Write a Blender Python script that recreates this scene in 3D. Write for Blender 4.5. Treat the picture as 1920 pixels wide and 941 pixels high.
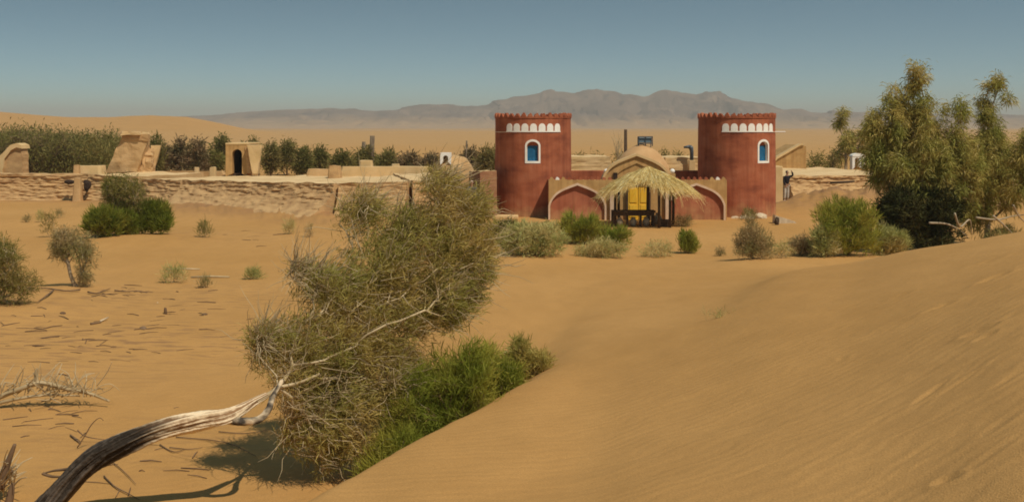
import bpy, bmesh, math, random
import numpy as np
from mathutils import Vector
PI = math.pi
R = math.radians
scene = bpy.context.scene
for o in list(bpy.data.objects):
    bpy.data.objects.remove(o, do_unlink=True)
C = scene.collection

# ------------------------------------------------------------------ camera
EYE = 4.3            # eye height above the plain (the camera stands on a dune)
F = 2059.0           # focal length in pixels of the 1920 px wide photograph
HOR = 238.0          # row of the horizon
cam_d = bpy.data.cameras.new('camera'); cam = bpy.data.objects.new('camera', cam_d); C.objects.link(cam)
cam.location = (0, 0, EYE); cam.rotation_euler = (R(90), 0, 0)
cam_d.sensor_width = 36; cam_d.lens = 36 * F / 1920; cam_d.shift_y = -(470.5 - HOR) / 1920
cam_d.clip_start = .1; cam_d.clip_end = 30000
scene.camera = cam

# ------------------------------------------------------------------ light
SUN_EL, SUN_AZ = R(55), R(43)      # azimuth: to the right of straight behind the camera
sdir = Vector((math.sin(SUN_AZ) * math.cos(SUN_EL), -math.cos(SUN_AZ) * math.cos(SUN_EL), math.sin(SUN_EL)))
sun_d = bpy.data.lights.new('sun', 'SUN'); sun = bpy.data.objects.new('sun', sun_d); C.objects.link(sun)
sun_d.energy = 3.7; sun_d.angle = R(.5); sun_d.color = (1, .92, .78)
sun.rotation_euler = sdir.to_track_quat('Z', 'Y').to_euler()
world = bpy.data.worlds.new('World'); scene.world = world; world.use_nodes = True
wn = world.node_tree.nodes; wl = world.node_tree.links
bg = wn['Background']
sky = wn.new('ShaderNodeTexSky'); sky.sky_type = 'NISHITA'; sky.sun_disc = False
sky.sun_elevation = SUN_EL; sky.sun_rotation = math.atan2(sdir.x, sdir.y)
sky.altitude = 900; sky.air_density = 1.0; sky.dust_density = 1.3; sky.ozone_density = 2.0
tco = wn.new('ShaderNodeTexCoord'); smp = wn.new('ShaderNodeMapping'); smp.inputs['Scale'].default_value = (1, 1, 3.6)
wl.new(tco.outputs['Generated'], smp.inputs['Vector']); wl.new(smp.outputs[0], sky.inputs['Vector'])
mixs = wn.new('ShaderNodeMix'); mixs.data_type = 'RGBA'; mixs.blend_type = 'MULTIPLY'
mixs.inputs['Factor'].default_value = 1
mixs.inputs['B'].default_value = (.79, 1.02, .80, 1)
wl.new(sky.outputs[0], mixs.inputs['A']); wl.new(mixs.outputs['Result'], bg.inputs['Color'])
bg.inputs['Strength'].default_value = .115
vs = scene.view_settings
vs.view_transform = 'Standard'; vs.look = 'None'; vs.gamma = 1; vs.exposure = -.04; vs.use_curve_mapping = False
scene.render.engine = 'CYCLES'
cy = scene.cycles
cy.use_denoising = True; cy.max_bounces = 5; cy.diffuse_bounces = 3; cy.glossy_bounces = 2
cy.transparent_max_bounces = 6; cy.volume_bounces = 0; cy.filter_width = 1.8

# ------------------------------------------------------------------ noise (vectorised value noise)
def _hash(ix, iy, iz, s):
    h = (ix.astype(np.int64) * 374761393 + iy.astype(np.int64) * 668265263 + iz.astype(np.int64) * 2147483647 + s * 974634777) & 0xffffffff
    h = ((h ^ (h >> 13)) * 1274126177) & 0xffffffff
    h = ((h ^ (h >> 15)) * 2246822519) & 0xffffffff
    return ((h ^ (h >> 16)) & 0xffff) / 65535.0
def vn(x, y, z=None, s=0):
    x = np.asarray(x, float); y = np.asarray(y, float)
    z = np.zeros_like(x) if z is None else np.asarray(z, float)
    ix, iy, iz = np.floor(x), np.floor(y), np.floor(z)
    fx, fy, fz = x - ix, y - iy, z - iz
    fx = fx * fx * fx * (fx * (fx * 6 - 15) + 10); fy = fy * fy * fy * (fy * (fy * 6 - 15) + 10); fz = fz * fz * (3 - 2 * fz)
    r = 0
    for a in (0, 1):
        for b in (0, 1):
            for c in (0, 1):
                w = (fx if a else 1 - fx) * (fy if b else 1 - fy) * (fz if c else 1 - fz)
                r = r + w * _hash(ix + a, iy + b, iz + c, s)
    return r * 2 - 1
def fbm(x, y, z=None, o=4, s=0, gain=.5):
    r = 0; a = 1; t = 0
    x = np.asarray(x, float); y = np.asarray(y, float)
    z = None if z is None else np.asarray(z, float)
    for k in range(o):
        r = r + a * vn(x, y, z, s + k * 17); t += a; a *= gain
        x = x * 2.03 + 11.3; y = y * 2.03 + 5.7
        if z is not None: z = z * 2.03 + 3.1
    return r / t

# ------------------------------------------------------------------ tags, meshes
def tag(o, label=None, cat=None, group=None, kind=None):
    if label: o['label'] = label
    if cat: o['category'] = cat
    if group: o['group'] = group
    if kind: o['kind'] = kind
    return o
def empty(name, loc=(0, 0, 0), label=None, cat=None, group=None):
    o = bpy.data.objects.new(name, None); C.objects.link(o); o.location = loc; o.empty_display_size = .2
    return tag(o, label, cat, group)
def np_mesh(name, V, Fc, mat, parent=None, smooth=True, rnd=None, attr=None):
    """V (n,3) world positions, Fc (m,k) indices or a list of faces; parented under `parent` keeping place"""
    V = np.asarray(V, float)
    if not isinstance(Fc, np.ndarray):
        used = sorted({int(i) for f in Fc for i in f})
        if len(used) < len(V):
            mp_ = {k: i for i, k in enumerate(used)}; V = V[used]; Fc = [[mp_[int(i)] for i in f] for f in Fc]
    if parent is not None:
        V = V - np.array(parent_origin(parent))
    me = bpy.data.meshes.new(name)
    if isinstance(Fc, np.ndarray):
        n, m, k = len(V), len(Fc), Fc.shape[1]
        me.vertices.add(n); me.loops.add(m * k); me.polygons.add(m)
        me.vertices.foreach_set('co', V.astype(np.float32).ravel())
        me.loops.foreach_set('vertex_index', Fc.astype(np.int32).ravel())
        me.polygons.foreach_set('loop_start', np.arange(0, m * k, k, dtype=np.int32))
        me.polygons.foreach_set('loop_total', np.full(m, k, dtype=np.int32))
        me.update(calc_edges=True)
    else:
        me.from_pydata(V.tolist(), [], [list(map(int, f)) for f in Fc]); me.update()
    me.polygons.foreach_set('use_smooth', np.full(len(me.polygons), smooth))
    if rnd is not None:
        a = me.attributes.new('tint', 'FLOAT', 'FACE'); a.data.foreach_set('value', np.asarray(rnd, np.float32))
    if attr is not None:
        a = me.attributes.new('tone', 'FLOAT', 'POINT'); a.data.foreach_set('value', np.asarray(attr, np.float32))
    me.materials.append(mat)
    o = bpy.data.objects.new(name, me); C.objects.link(o)
    if parent is not None: o.parent = parent
    return o
def parent_origin(p):
    v = Vector((0, 0, 0))
    while p is not None:
        v += Vector(p.location); p = p.parent
    return v
class MB:
    def __init__(s): s.v = []; s.f = []; s.n = 0
    def add(s, vs_, fs):
        s.v.extend([tuple(map(float, p)) for p in vs_]); s.f.extend([[i + s.n for i in f] for f in fs]); s.n += len(vs_); return s
    def box(s, x0, x1, y0, y1, z0, z1, b=0):
        vs_ = [(x, y, z) for x in (x0, x1) for y in (y0, y1) for z in (z0, z1)]
        return s.add(vs_, [(0, 1, 3, 2), (4, 6, 7, 5), (0, 4, 5, 1), (2, 3, 7, 6), (0, 2, 6, 4), (1, 5, 7, 3)])
    def prism(s, poly, y0, y1):
        """poly: list of (x,z) counter-clockwise seen from -y; extruded y0 (front) .. y1"""
        n = len(poly)
        vs_ = [(x, y0, z) for x, z in poly] + [(x, y1, z) for x, z in poly]
        fs = [list(range(n)), list(range(2 * n - 1, n - 1, -1))] + [(i, i + n, (i + 1) % n + n, (i + 1) % n) for i in range(n)]
        return s.add(vs_, fs)
    def tube(s, pts, rad, sides=8, jitter=0, seed=0):
        V, Fc = tube_np(np.array(pts, float), rad, sides, jitter, seed)
        return s.add(V, Fc.tolist() + [list(range(sides))[::-1], list(range(len(V) - sides, len(V)))])
    def lathe(s, c, prof, seg=24):
        vs_ = []; fs = []
        for r, z in prof:
            for i in range(seg):
                a = 2 * PI * i / seg; vs_.append((c[0] + r * math.cos(a), c[1] + r * math.sin(a), c[2] + z))
        for k in range(len(prof) - 1):
            for i in range(seg):
                j = (i + 1) % seg
                fs.append((k * seg + i, k * seg + j, (k + 1) * seg + j, (k + 1) * seg + i))
        fs.append(list(range(seg))[::-1]); fs.append([(len(prof) - 1) * seg + i for i in range(seg)])
        return s.add(vs_, fs)
    def build(s, name, mat, parent=None, smooth=False, bevel=0):
        o = np_mesh(name, s.v, s.f, mat, parent, smooth)
        if bevel:
            m = o.modifiers.new('bevel', 'BEVEL'); m.width = bevel; m.segments = 2; m.limit_method = 'ANGLE'
        return o
def tube_np(P, rad, sides=6, jitter=0, seed=0):
    P = np.asarray(P, float); n = len(P)
    rad = np.broadcast_to(np.asarray(rad, float), (n,)) if np.ndim(rad) == 0 or len(np.atleast_1d(rad)) == n else np.interp(np.linspace(0, 1, n), np.linspace(0, 1, len(rad)), rad)
    T = np.gradient(P, axis=0); T /= np.linalg.norm(T, axis=1)[:, None] + 1e-9
    up = np.array([0, 0, 1.]) if abs(T[0, 2]) < .9 else np.array([1., 0, 0])
    u = np.cross(T[0], up); u /= np.linalg.norm(u)
    V = np.zeros((n, sides, 3)); ang = np.arange(sides) * 2 * PI / sides
    for i in range(n):
        u = u - T[i] * u.dot(T[i]); u /= np.linalg.norm(u) + 1e-9; w = np.cross(T[i], u)
        V[i] = P[i] + rad[i] * (np.cos(ang)[:, None] * u + np.sin(ang)[:, None] * w)
    V = V.reshape(-1, 3)
    i, j = np.meshgrid(np.arange(n - 1), np.arange(sides), indexing='ij')
    Fc = np.stack([i * sides + j, i * sides + (j + 1) % sides, (i + 1) * sides + (j + 1) % sides, (i + 1) * sides + j], -1).reshape(-1, 4)
    return V, Fc
def smooth_path(pts, n):
    pts = np.array(pts, float); m = len(pts)
    t = np.linspace(0, m - 1, n); out = []
    for v in t:
        i = min(int(v), m - 2); f = v - i
        p0, p1, p2, p3 = pts[max(i - 1, 0)], pts[i], pts[i + 1], pts[min(i + 2, m - 1)]
        out.append(.5 * (2 * p1 + (p2 - p0) * f + (2 * p0 - 5 * p1 + 4 * p2 - p3) * f * f + (3 * p1 - p0 - 3 * p2 + p3) * f ** 3))
    return np.array(out)
# a sight line of the photograph, at a chosen distance
def P(px, py, d): return np.array([(px - 960) / F * d, d, EYE - (py - HOR) / F * d])
def dist(py, z=0): return (EYE - z) * F / (py - HOR)

# ------------------------------------------------------------------ materials
def mat(name, col, col2=None, scale=3, bump=.0, bscale=20, rough=.9, stretch=(1, 1, 1), detail=6, spec=.2, contrast=(.35, .65), third=None):
    m = bpy.data.materials.new(name); m.use_nodes = True
    n = m.node_tree.nodes; l = m.node_tree.links; b = n['Principled BSDF']
    b.inputs['Roughness'].default_value = rough; b.inputs['Specular IOR Level'].default_value = spec
    b.inputs['Base Color'].default_value = (*col, 1)
    tc = n.new('ShaderNodeNewGeometry'); mp = n.new('ShaderNodeMapping'); mp.inputs['Scale'].default_value = stretch
    l.new(tc.outputs['Position'], mp.inputs['Vector'])
    if col2:
        t = n.new('ShaderNodeTexNoise'); t.inputs['Scale'].default_value = scale; t.inputs['Detail'].default_value = detail
        l.new(mp.outputs[0], t.inputs['Vector'])
        r = n.new('ShaderNodeValToRGB'); r.color_ramp.elements[0].position = contrast[0]; r.color_ramp.elements[1].position = contrast[1]
        r.color_ramp.elements[0].color = (*col, 1); r.color_ramp.elements[1].color = (*col2, 1)
        if third:
            e = r.color_ramp.elements.new((contrast[0] + contrast[1]) / 2); e.color = (*third, 1)
        l.new(t.outputs['Fac'], r.inputs[0]); l.new(r.outputs[0], b.inputs['Base Color'])
    if bump:
        t2 = n.new('ShaderNodeTexNoise'); t2.inputs['Scale'].default_value = bscale; t2.inputs['Detail'].default_value = 5
        l.new(mp.outputs[0], t2.inputs['Vector'])
        bp = n.new('ShaderNodeBump'); bp.inputs['Strength'].default_value = min(1, bump * 20); bp.inputs['Distance'].default_value = bump
        l.new(t2.outputs['Fac'], bp.inputs['Height']); l.new(bp.outputs[0], b.inputs['Normal'])
    return m
def leaf_mat(name, c1, c2, c3=None, trans=.25, vary=1.4, green=True):
    m = bpy.data.materials.new(name); m.use_nodes = True
    n = m.node_tree.nodes; l = m.node_tree.links; b = n['Principled BSDF']
    b.inputs['Roughness'].default_value = .75; b.inputs['Specular IOR Level'].default_value = .15
    a = n.new('ShaderNodeAttribute'); a.attribute_name = 'tint'
    r = n.new('ShaderNodeValToRGB')
    r.color_ramp.elements[0].color = (*c1, 1); r.color_ramp.elements[1].color = (*c2, 1); r.color_ramp.elements[1].position = .75
    if c3: e = r.color_ramp.elements.new(1); e.color = (*c3, 1)
    l.new(a.outputs['Fac'], r.inputs[0])
    g = n.new('ShaderNodeNewGeometry'); t = n.new('ShaderNodeTexNoise'); t.inputs['Scale'].default_value = vary; t.inputs['Detail'].default_value = 3
    l.new(g.outputs['Position'], t.inputs['Vector'])
    r2 = n.new('ShaderNodeValToRGB'); r2.color_ramp.elements[0].position = .38; r2.color_ramp.elements[1].position = .62
    r2.color_ramp.elements[0].color = (.74, .84, .60, 1); r2.color_ramp.elements[1].color = (1.18, 1.08, 1.0, 1); l.new(t.outputs['Fac'], r2.inputs[0])
    mc = n.new('ShaderNodeMix'); mc.data_type = 'RGBA'; mc.blend_type = 'MULTIPLY'; mc.inputs['Factor'].default_value = 1 if green else 0
    l.new(r.outputs[0], mc.inputs['A']); l.new(r2.outputs[0], mc.inputs['B']); r = mc
    l.new(mc.outputs['Result'], b.inputs['Base Color'])
    tr = n.new('ShaderNodeBsdfTranslucent'); l.new(mc.outputs['Result'], tr.inputs['Color'])
    mx = n.new('ShaderNodeMixShader'); mx.inputs[0].default_value = trans
    l.new(b.outputs[0], mx.inputs[1]); l.new(tr.outputs[0], mx.inputs[2])
    l.new(mx.outputs[0], n['Material Output'].inputs['Surface'])
    return m
M = {}
M['mud'] = mat('sunbaked mud plaster', (.46, .27, .115), (.60, .38, .18), 1.3, .03, 9, third=(.53, .33, .15))
M['mudroof'] = mat('pale mud roof', (.60, .40, .19), (.74, .52, .27), .9, .02, 12)
M['mudbrick'] = mat('eroded mudbrick', (.38, .215, .095), (.56, .345, .155), 2.6, .035, 16, stretch=(.7, .7, 1.5), contrast=(.3, .6))
M['mudred'] = mat('reddish mud wall', (.27, .12, .06), (.38, .20, .10), 1.5, .03, 9)
M['dune_cream'] = mat('cream mud plaster', (.60, .40, .18), (.70, .48, .24), 1.6, .012, 10)
M['ochre'] = mat('ochre straw plaster', (.44, .25, .09), (.54, .33, .13), 2.6, .012, 22)
M['terracotta'] = mat('red brown plaster', (.23, .064, .032), (.43, .150, .074), .9, .022, 11, third=(.37, .110, .050), detail=12, stretch=(1, 1, 2.2), contrast=(.28, .70))
M['terrpanel'] = mat('red brown arch panel', (.33, .100, .050), (.42, .140, .072), 1.2, .008, 16)
M['trim'] = mat('pinkish white trim', (.62, .42, .27), (.72, .52, .36), 4, .004, 30)
M['white'] = mat('whitewash', (.84, .78, .68), (.90, .85, .77), 5, .004, 30, rough=.8)
M['blue'] = mat('blue painted shutter', (.012, .09, .19), (.02, .13, .25), 5, .003, 30, rough=.5)
M['holeshade'] = mat('near-black as hole shade', (.03, .018, .012), (.05, .03, .02), 5)  # near-black colour stands for the shade inside openings
M['oldwood'] = mat('dark old wood', (.05, .03, .018), (.10, .062, .036), 8, .006, 30, stretch=(4, 4, 1))
M['yellow'] = mat('yellow varnished wood', (.78, .42, .03), (.88, .54, .06), 3, .004, 20, stretch=(6, 6, 1), rough=.5)
M['straw'] = leaf_mat('dry straw', (.56, .38, .12), (.90, .72, .31), (.96, .88, .54), .4, green=False)
M['clay'] = mat('pale clay', (.38, .31, .22), (.52, .43, .31), 6, .004, 30)
M['metal'] = mat('dark sheet metal', (.05, .06, .07), (.09, .10, .11), 6, 0, rough=.45, spec=.5)
M['glassgrey'] = mat('dusty grey panel', (.13, .19, .22), (.18, .25, .28), 8, 0, rough=.35, spec=.5)
M['stone'] = mat('pale stone', (.50, .38, .24), (.68, .55, .38), 5, .02, 14)
M['bluecloth'] = mat('blue cloth', (.035, .06, .14), (.05, .09, .2), 8, .004, 30)
M['skin'] = mat('skin', (.33, .17, .10), (.38, .21, .13), 10)
M['blackcloth'] = mat('black cloth', (.012, .010, .014), (.02, .018, .022), 8, .004, 20)
M['greycloth'] = mat('light grey cloth', (.42, .38, .32), (.52, .47, .40), 8, .004, 20)
M['pinkcloth'] = mat('pale pink cloth', (.55, .36, .28), (.66, .46, .36), 8, .004, 20)
M['bark'] = mat('grey bark', (.10, .07, .045), (.22, .16, .10), 6, .012, 18, stretch=(2, 2, .5))
M['twig'] = mat('sun bleached twigs', (.38, .28, .15), (.58, .45, .27), 3, 0)
M['twigdark'] = mat('weathered brown twigs', (.13, .075, .04), (.24, .15, .085), 5, 0)
M['palebark'] = mat('pale bark', (.30, .23, .15), (.46, .36, .24), 5, .006, 18)
M['fol_tree'] = leaf_mat('olive grey tamarisk foliage', (0.265, 0.218, 0.055), (0.484, 0.414, 0.125), (0.850, 0.718, 0.374), 0.38)
M['fol_pale'] = leaf_mat('dusty khaki foliage', (.30, .225, .06), (.56, .44, .15), (.80, .66, .38), .4)
M['fol_shade'] = leaf_mat('foliage darkened as shade', (.03, .03, .008), (.06, .058, .015), None, .1)  # shade of the hollow under the big tree put into the leaf colour
M['peach'] = mat('peach mud plaster', (.50, .285, .125), (.58, .35, .165), 1.6, .012, 10)
M['doorshade'] = mat('plaster darkened as inner shade', (.05, .03, .02), (.08, .05, .035), 3)  # shade inside the doorway painted into the plaster colour
M['fol_dull'] = leaf_mat('dull olive foliage', (0.149, 0.128, 0.034), (0.284, 0.243, 0.074), (0.459, 0.378, 0.162), 0.38)
M['fol_green'] = leaf_mat('fresh green foliage', (.19, .20, .03), (.36, .355, .06), (.48, .44, .13), .38)
M['fol_deep'] = leaf_mat('deep green foliage', (.13, .14, .02), (.26, .26, .04), (.36, .33, .08), .38)
M['fol_sage'] = leaf_mat('pale sage foliage', (.38, .33, .12), (.58, .51, .23), (.74, .65, .38), .38)
M['fol_lime'] = leaf_mat('yellow green foliage', (0.213, 0.213, 0.031), (0.388, 0.362, 0.062), (0.525, 0.475, 0.138), 0.38)
M['fol_far'] = leaf_mat('dusty far foliage', (.12, .105, .034), (.25, .21, .07), (.42, .33, .16), .35, vary=.35)
M['fol_farbrown'] = leaf_mat('brown bare scrub', (.13, .088, .045), (.22, .155, .085), (.33, .24, .14), .15)
M['fol_brown'] = leaf_mat('brown grey scrub foliage', (.26, .19, .09), (.44, .34, .17), (.60, .47, .28), .35)

def weathered(m):
    n = m.node_tree.nodes; l = m.node_tree.links; b = n['Principled BSDF']; src = b.inputs['Base Color'].links[0].from_socket
    g = n.new('ShaderNodeNewGeometry'); sx = n.new('ShaderNodeSeparateXYZ'); l.new(g.outputs['Position'], sx.inputs[0])
    t = n.new('ShaderNodeTexNoise'); t.inputs['Scale'].default_value = 2.4; t.inputs['Detail'].default_value = 7; l.new(g.outputs['Position'], t.inputs['Vector'])
    ma = n.new('ShaderNodeMath'); ma.operation = 'MULTIPLY_ADD'; ma.inputs[1].default_value = -1.6; l.new(t.outputs['Fac'], ma.inputs[0]); l.new(sx.outputs['Z'], ma.inputs[2])
    mr = n.new('ShaderNodeMapRange'); mr.inputs['From Min'].default_value = -.75; mr.inputs['From Max'].default_value = -.1; mr.inputs['To Min'].default_value = .65; mr.inputs['To Max'].default_value = 0; l.new(ma.outputs[0], mr.inputs['Value'])
    mx = n.new('ShaderNodeMix'); mx.data_type = 'RGBA'; l.new(mr.outputs['Result'], mx.inputs['Factor']); l.new(src, mx.inputs['A']); mx.inputs['B'].default_value = (.48, .27, .12, 1)
    mp = n.new('ShaderNodeMapping'); mp.inputs['Scale'].default_value = (3.5, 3.5, .25); l.new(g.outputs['Position'], mp.inputs['Vector'])
    t2 = n.new('ShaderNodeTexNoise'); t2.inputs['Scale'].default_value = 1.6; t2.inputs['Detail'].default_value = 6; l.new(mp.outputs[0], t2.inputs['Vector'])
    r = n.new('ShaderNodeValToRGB'); r.color_ramp.elements[0].position = .35; r.color_ramp.elements[1].position = .6; r.color_ramp.elements[0].color = (.78, .74, .74, 1); r.color_ramp.elements[1].color = (1.05, 1.05, 1.05, 1); l.new(t2.outputs['Fac'], r.inputs[0])
    m2 = n.new('ShaderNodeMix'); m2.data_type = 'RGBA'; m2.blend_type = 'MULTIPLY'; m2.inputs['Factor'].default_value = .8; l.new(mx.outputs['Result'], m2.inputs['A']); l.new(r.outputs[0], m2.inputs['B'])
    l.new(m2.outputs['Result'], b.inputs['Base Color'])
weathered(M['terracotta']); weathered(M['terrpanel']); weathered(M['ochre'])
# sand
def sand_material():
    m = bpy.data.materials.new('desert sand'); m.use_nodes = True
    n = m.node_tree.nodes; l = m.node_tree.links; b = n['Principled BSDF']
    b.inputs['Roughness'].default_value = .95; b.inputs['Specular IOR Level'].default_value = .1
    g = n.new('ShaderNodeNewGeometry')
    def noise(scale, detail=5, stretch=None, rot=0):
        mp = n.new('ShaderNodeMapping')
        if stretch: mp.inputs['Scale'].default_value = stretch
        mp.inputs['Rotation'].default_value = (0, 0, rot)
        l.new(g.outputs['Position'], mp.inputs['Vector'])
        t = n.new('ShaderNodeTexNoise'); t.inputs['Scale'].default_value = scale; t.inputs['Detail'].default_value = detail
        l.new(mp.outputs[0], t.inputs['Vector']); return t
    def ramp(src, p0, c0, p1, c1):
        r = n.new('ShaderNodeValToRGB'); r.color_ramp.elements[0].position = p0; r.color_ramp.elements[1].position = p1
        r.color_ramp.elements[0].color = c0; r.color_ramp.elements[1].color = c1; l.new(src, r.inputs[0]); return r
    base = ramp(noise(.13, 6).outputs['Fac'], .35, (.475, .252, .080, 1), .65, (.53, .288, .098, 1))
    fine = ramp(noise(2.2, 8, (1, .45, 1), R(20)).outputs['Fac'], .3, (.93, .925, .915, 1), .7, (1.03, 1.03, 1.03, 1))
    mx = n.new('ShaderNodeMix'); mx.data_type = 'RGBA'; mx.blend_type = 'MULTIPLY'; mx.inputs['Factor'].default_value = .8
    l.new(base.outputs[0], mx.inputs['A']); l.new(fine.outputs[0], mx.inputs['B'])
    grain = ramp(noise(70, 3).outputs['Fac'], .3, (.8, .78, .75, 1), .7, (1.12, 1.12, 1.12, 1))
    mx2 = n.new('ShaderNodeMix'); mx2.data_type = 'RGBA'; mx2.blend_type = 'MULTIPLY'; mx2.inputs['Factor'].default_value = .85
    l.new(mx.outputs['Result'], mx2.inputs['A']); l.new(grain.outputs[0], mx2.inputs['B'])
    # crust and litter patches by point attribute
    a = n.new('ShaderNodeAttribute'); a.attribute_name = 'tone'
    pt = ramp(noise(3.5, 9, (.5, 1.6, 1), R(-12)).outputs['Fac'], .50, (0, 0, 0, 1), .62, (1, 1, 1, 1))
    mu = n.new('ShaderNodeMath'); mu.operation = 'MULTIPLY'; l.new(a.outputs['Fac'], mu.inputs[0]); l.new(pt.outputs[0], mu.inputs[1])
    mx3 = n.new('ShaderNodeMix'); mx3.data_type = 'RGBA'; l.new(mu.outputs[0], mx3.inputs['Factor'])
    l.new(mx2.outputs['Result'], mx3.inputs['A']); mx3.inputs['B'].default_value = (.27, .145, .065, 1)
    cur = mx3.outputs['Result']
    for nm, c_ in (('plain', (.47, .27, .105, 1)), ('rubble', (.29, .155, .075, 1))):
        a2 = n.new('ShaderNodeAttribute'); a2.attribute_name = nm
        m4 = n.new('ShaderNodeMix'); m4.data_type = 'RGBA'; l.new(a2.outputs['Fac'], m4.inputs['Factor']); l.new(cur, m4.inputs['A']); m4.inputs['B'].default_value = c_; cur = m4.outputs['Result']
    l.new(cur, b.inputs['Base Color'])
    w = n.new('ShaderNodeTexWave'); w.inputs['Scale'].default_value = 1.5; w.inputs['Distortion'].default_value = 9; w.inputs['Detail'].default_value = 3
    w.inputs['Detail Scale'].default_value = 1.2
    mp = n.new('ShaderNodeMapping'); mp.inputs['Rotation'].default_value = (0, 0, R(62)); l.new(g.outputs['Position'], mp.inputs['Vector']); l.new(mp.outputs[0], w.inputs['Vector'])
    b1 = n.new('ShaderNodeBump'); b1.inputs['Distance'].default_value = .006; b1.inputs['Strength'].default_value = .5; l.new(w.outputs['Fac'], b1.inputs['Height'])
    b2 = n.new('ShaderNodeBump'); b2.inputs['Distance'].default_value = .02; b2.inputs['Strength'].default_value = .3
    l.new(noise(5, 8, (1, .5, 1), R(25)).outputs['Fac'], b2.inputs['Height']); l.new(b1.outputs[0], b2.inputs['Normal'])
    b3 = n.new('ShaderNodeBump'); b3.inputs['Distance'].default_value = .006; b3.inputs['Strength'].default_value = .9
    l.new(noise(90, 3).outputs['Fac'], b3.inputs['Height']); l.new(b2.outputs[0], b3.inputs['Normal'])
    l.new(b3.outputs[0], b.inputs['Normal'])
    return m
M['sand'] = sand_material()

# ------------------------------------------------------------------ terrain
def th(px): return math.degrees(math.atan((px - 960) / F))
COLS = []
def colm(px, *pts):
    t = th(px); c = math.cos(R(t)); COLS.append((t, [(0, 2.5)] + [(d / c, z) for d, z in pts]))
def cold(t, *pts): COLS.append((t, [(0, 2.5)] + list(pts)))
cold(-180, (6, 2.7), (15, 2.9), (25, 2.7), (32, 1.9), (40, 1), (50, .3), (60, 0))
cold(-90, (3, 2.45), (6, 2.2), (9, 1.8), (12, 1.2), (15, .6), (18, .2), (22, 0))
colm(-2500, (2, 2.45), (4, 2.2), (5, 2.0), (6, 1.6), (8, .7), (10, .2), (12, 0))
colm(0, (2, 2.45), (3.5, 2.25), (4.5, 2.0), (5.5, 1.6), (7.5, .7), (9.3, .2), (11, 0))
colm(400, (2.5, 2.48), (4, 2.4), (5.2, 2.25), (6.3, 1.7), (8.0, .7), (9.6, .18), (11, 0))
colm(560, (3, 2.4), (5, 2.1), (7.2, 1.84), (8.1, 1.35), (9.2, .7), (10.3, .2), (11.5, 0))
colm(680, (3.2, 2.38), (6, 1.95), (9, 1.49), (9.9, 1.0), (10.9, .5), (11.8, .15), (13, 0))
colm(800, (3.5, 2.35), (7, 1.78), (11, 1.24), (12, .8), (13, .4), (14, .12), (15.5, 0))
colm(900, (4, 2.25), (8, 1.6), (13, .97), (14, .6), (15.2, .28), (16.5, .1), (19, 0))
colm(1025, (4, 2.25), (9, 1.42), (16, .79), (17, .5), (18.5, .2), (20, .06), (24, 0))
colm(1100, (4.5, 2.17), (9.5, 1.35), (15.5, .80), (19, .48), (22.5, .25), (26, .1), (30, 0))
colm(1200, (5, 2.10), (10, 1.42), (16.5, .86), (20.5, .55), (25, .3), (29, .12), (34, 0))
colm(1350, (5, 2.15), (10, 1.60), (19, .98), (23, .68), (27, .42), (31, .18), (36, 0))
colm(1480, (5, 2.2), (10, 1.77), (25, 1.12), (27, .75), (30, .35), (33, .12), (37, 0))
colm(1600, (5, 2.26), (10, 1.95), (24, 1.36), (26.3, .95), (29, .5), (32, .15), (37, 0))
colm(1700, (5, 2.33), (10, 2.14), (23, 1.77), (25.5, 1.25), (28.5, .65), (32, .2), (37, 0))
colm(1800, (5, 2.43), (10, 2.36), (22, 2.03), (25, 1.45), (28.5, .7), (32, .25), (38, 0))
colm(1920, (5, 2.58), (10, 2.64), (21, 2.34), (24.5, 1.7), (28.5, .9), (33, .3), (39, 0))
colm(2600, (5, 3.0), (12, 3.5), (22, 3.2), (26, 2.4), (31, 1.2), (36, .4), (42, 0))
cold(80, (6, 2.8), (15, 3), (22, 2.8), (28, 2), (34, 1), (40, .3), (48, 0))
cold(180, (6, 2.7), (15, 2.9), (25, 2.7), (32, 1.9), (40, 1), (50, .3), (60, 0))
TH = np.arange(-180, 180.01, .25)
RR = np.concatenate([np.arange(0, 64, .1)])
ct = np.array([c[0] for c in COLS]); cd = np.array([[p[0] for p in c[1]] for c in COLS]); cz = np.array([[p[1] for p in c[1]] for c in COLS])
def gsm(a, s):
    k = np.arange(-int(4 * s), int(4 * s) + 1); w = np.exp(-.5 * (k / s) ** 2); w /= w.sum()
    p = np.pad(a, ((len(k) // 2, len(k) // 2), (0, 0)), 'edge'); return np.apply_along_axis(lambda c: np.convolve(c, w, 'valid'), 0, p)
D8 = gsm(np.stack([np.interp(TH, ct, cd[:, k]) for k in range(8)], 1), 4)
Z8 = gsm(np.stack([np.interp(TH, ct, cz[:, k]) for k in range(8)], 1), 4)
TAB = np.stack([np.interp(RR, D8[i], Z8[i]) for i in range(len(TH))], 0)
def rsm(T):
    w = np.exp(-.5 * (np.arange(-9, 10) / 2.2) ** 2); w /= w.sum()
    w2 = np.exp(-.5 * (np.arange(-30, 31) / 8.) ** 2); w2 /= w2.sum()
    a = np.stack([np.convolve(np.pad(r, 9, 'edge'), w, 'valid') for r in T]); b = np.stack([np.convolve(np.pad(r, 30, 'edge'), w2, 'valid') for r in T])
    f = np.clip((RR - 11) / 8, 0, 1); return a * (1 - f) + b * f
TAB = rsm(TAB)
def dune(x, y):
    r = np.hypot(x, y); t = (np.degrees(np.arctan2(x, y)) + 180) / .25; q = r / .1
    i = np.clip(t.astype(int), 0, len(TH) - 2); j = np.clip(q.astype(int), 0, len(RR) - 2)
    a = np.clip(t - i, 0, 1); b = np.clip(q - j, 0, 1)
    return TAB[i, j] * (1 - a) * (1 - b) + TAB[i + 1, j] * a * (1 - b) + TAB[i, j + 1] * (1 - a) * b + TAB[i + 1, j + 1] * a * b
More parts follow.
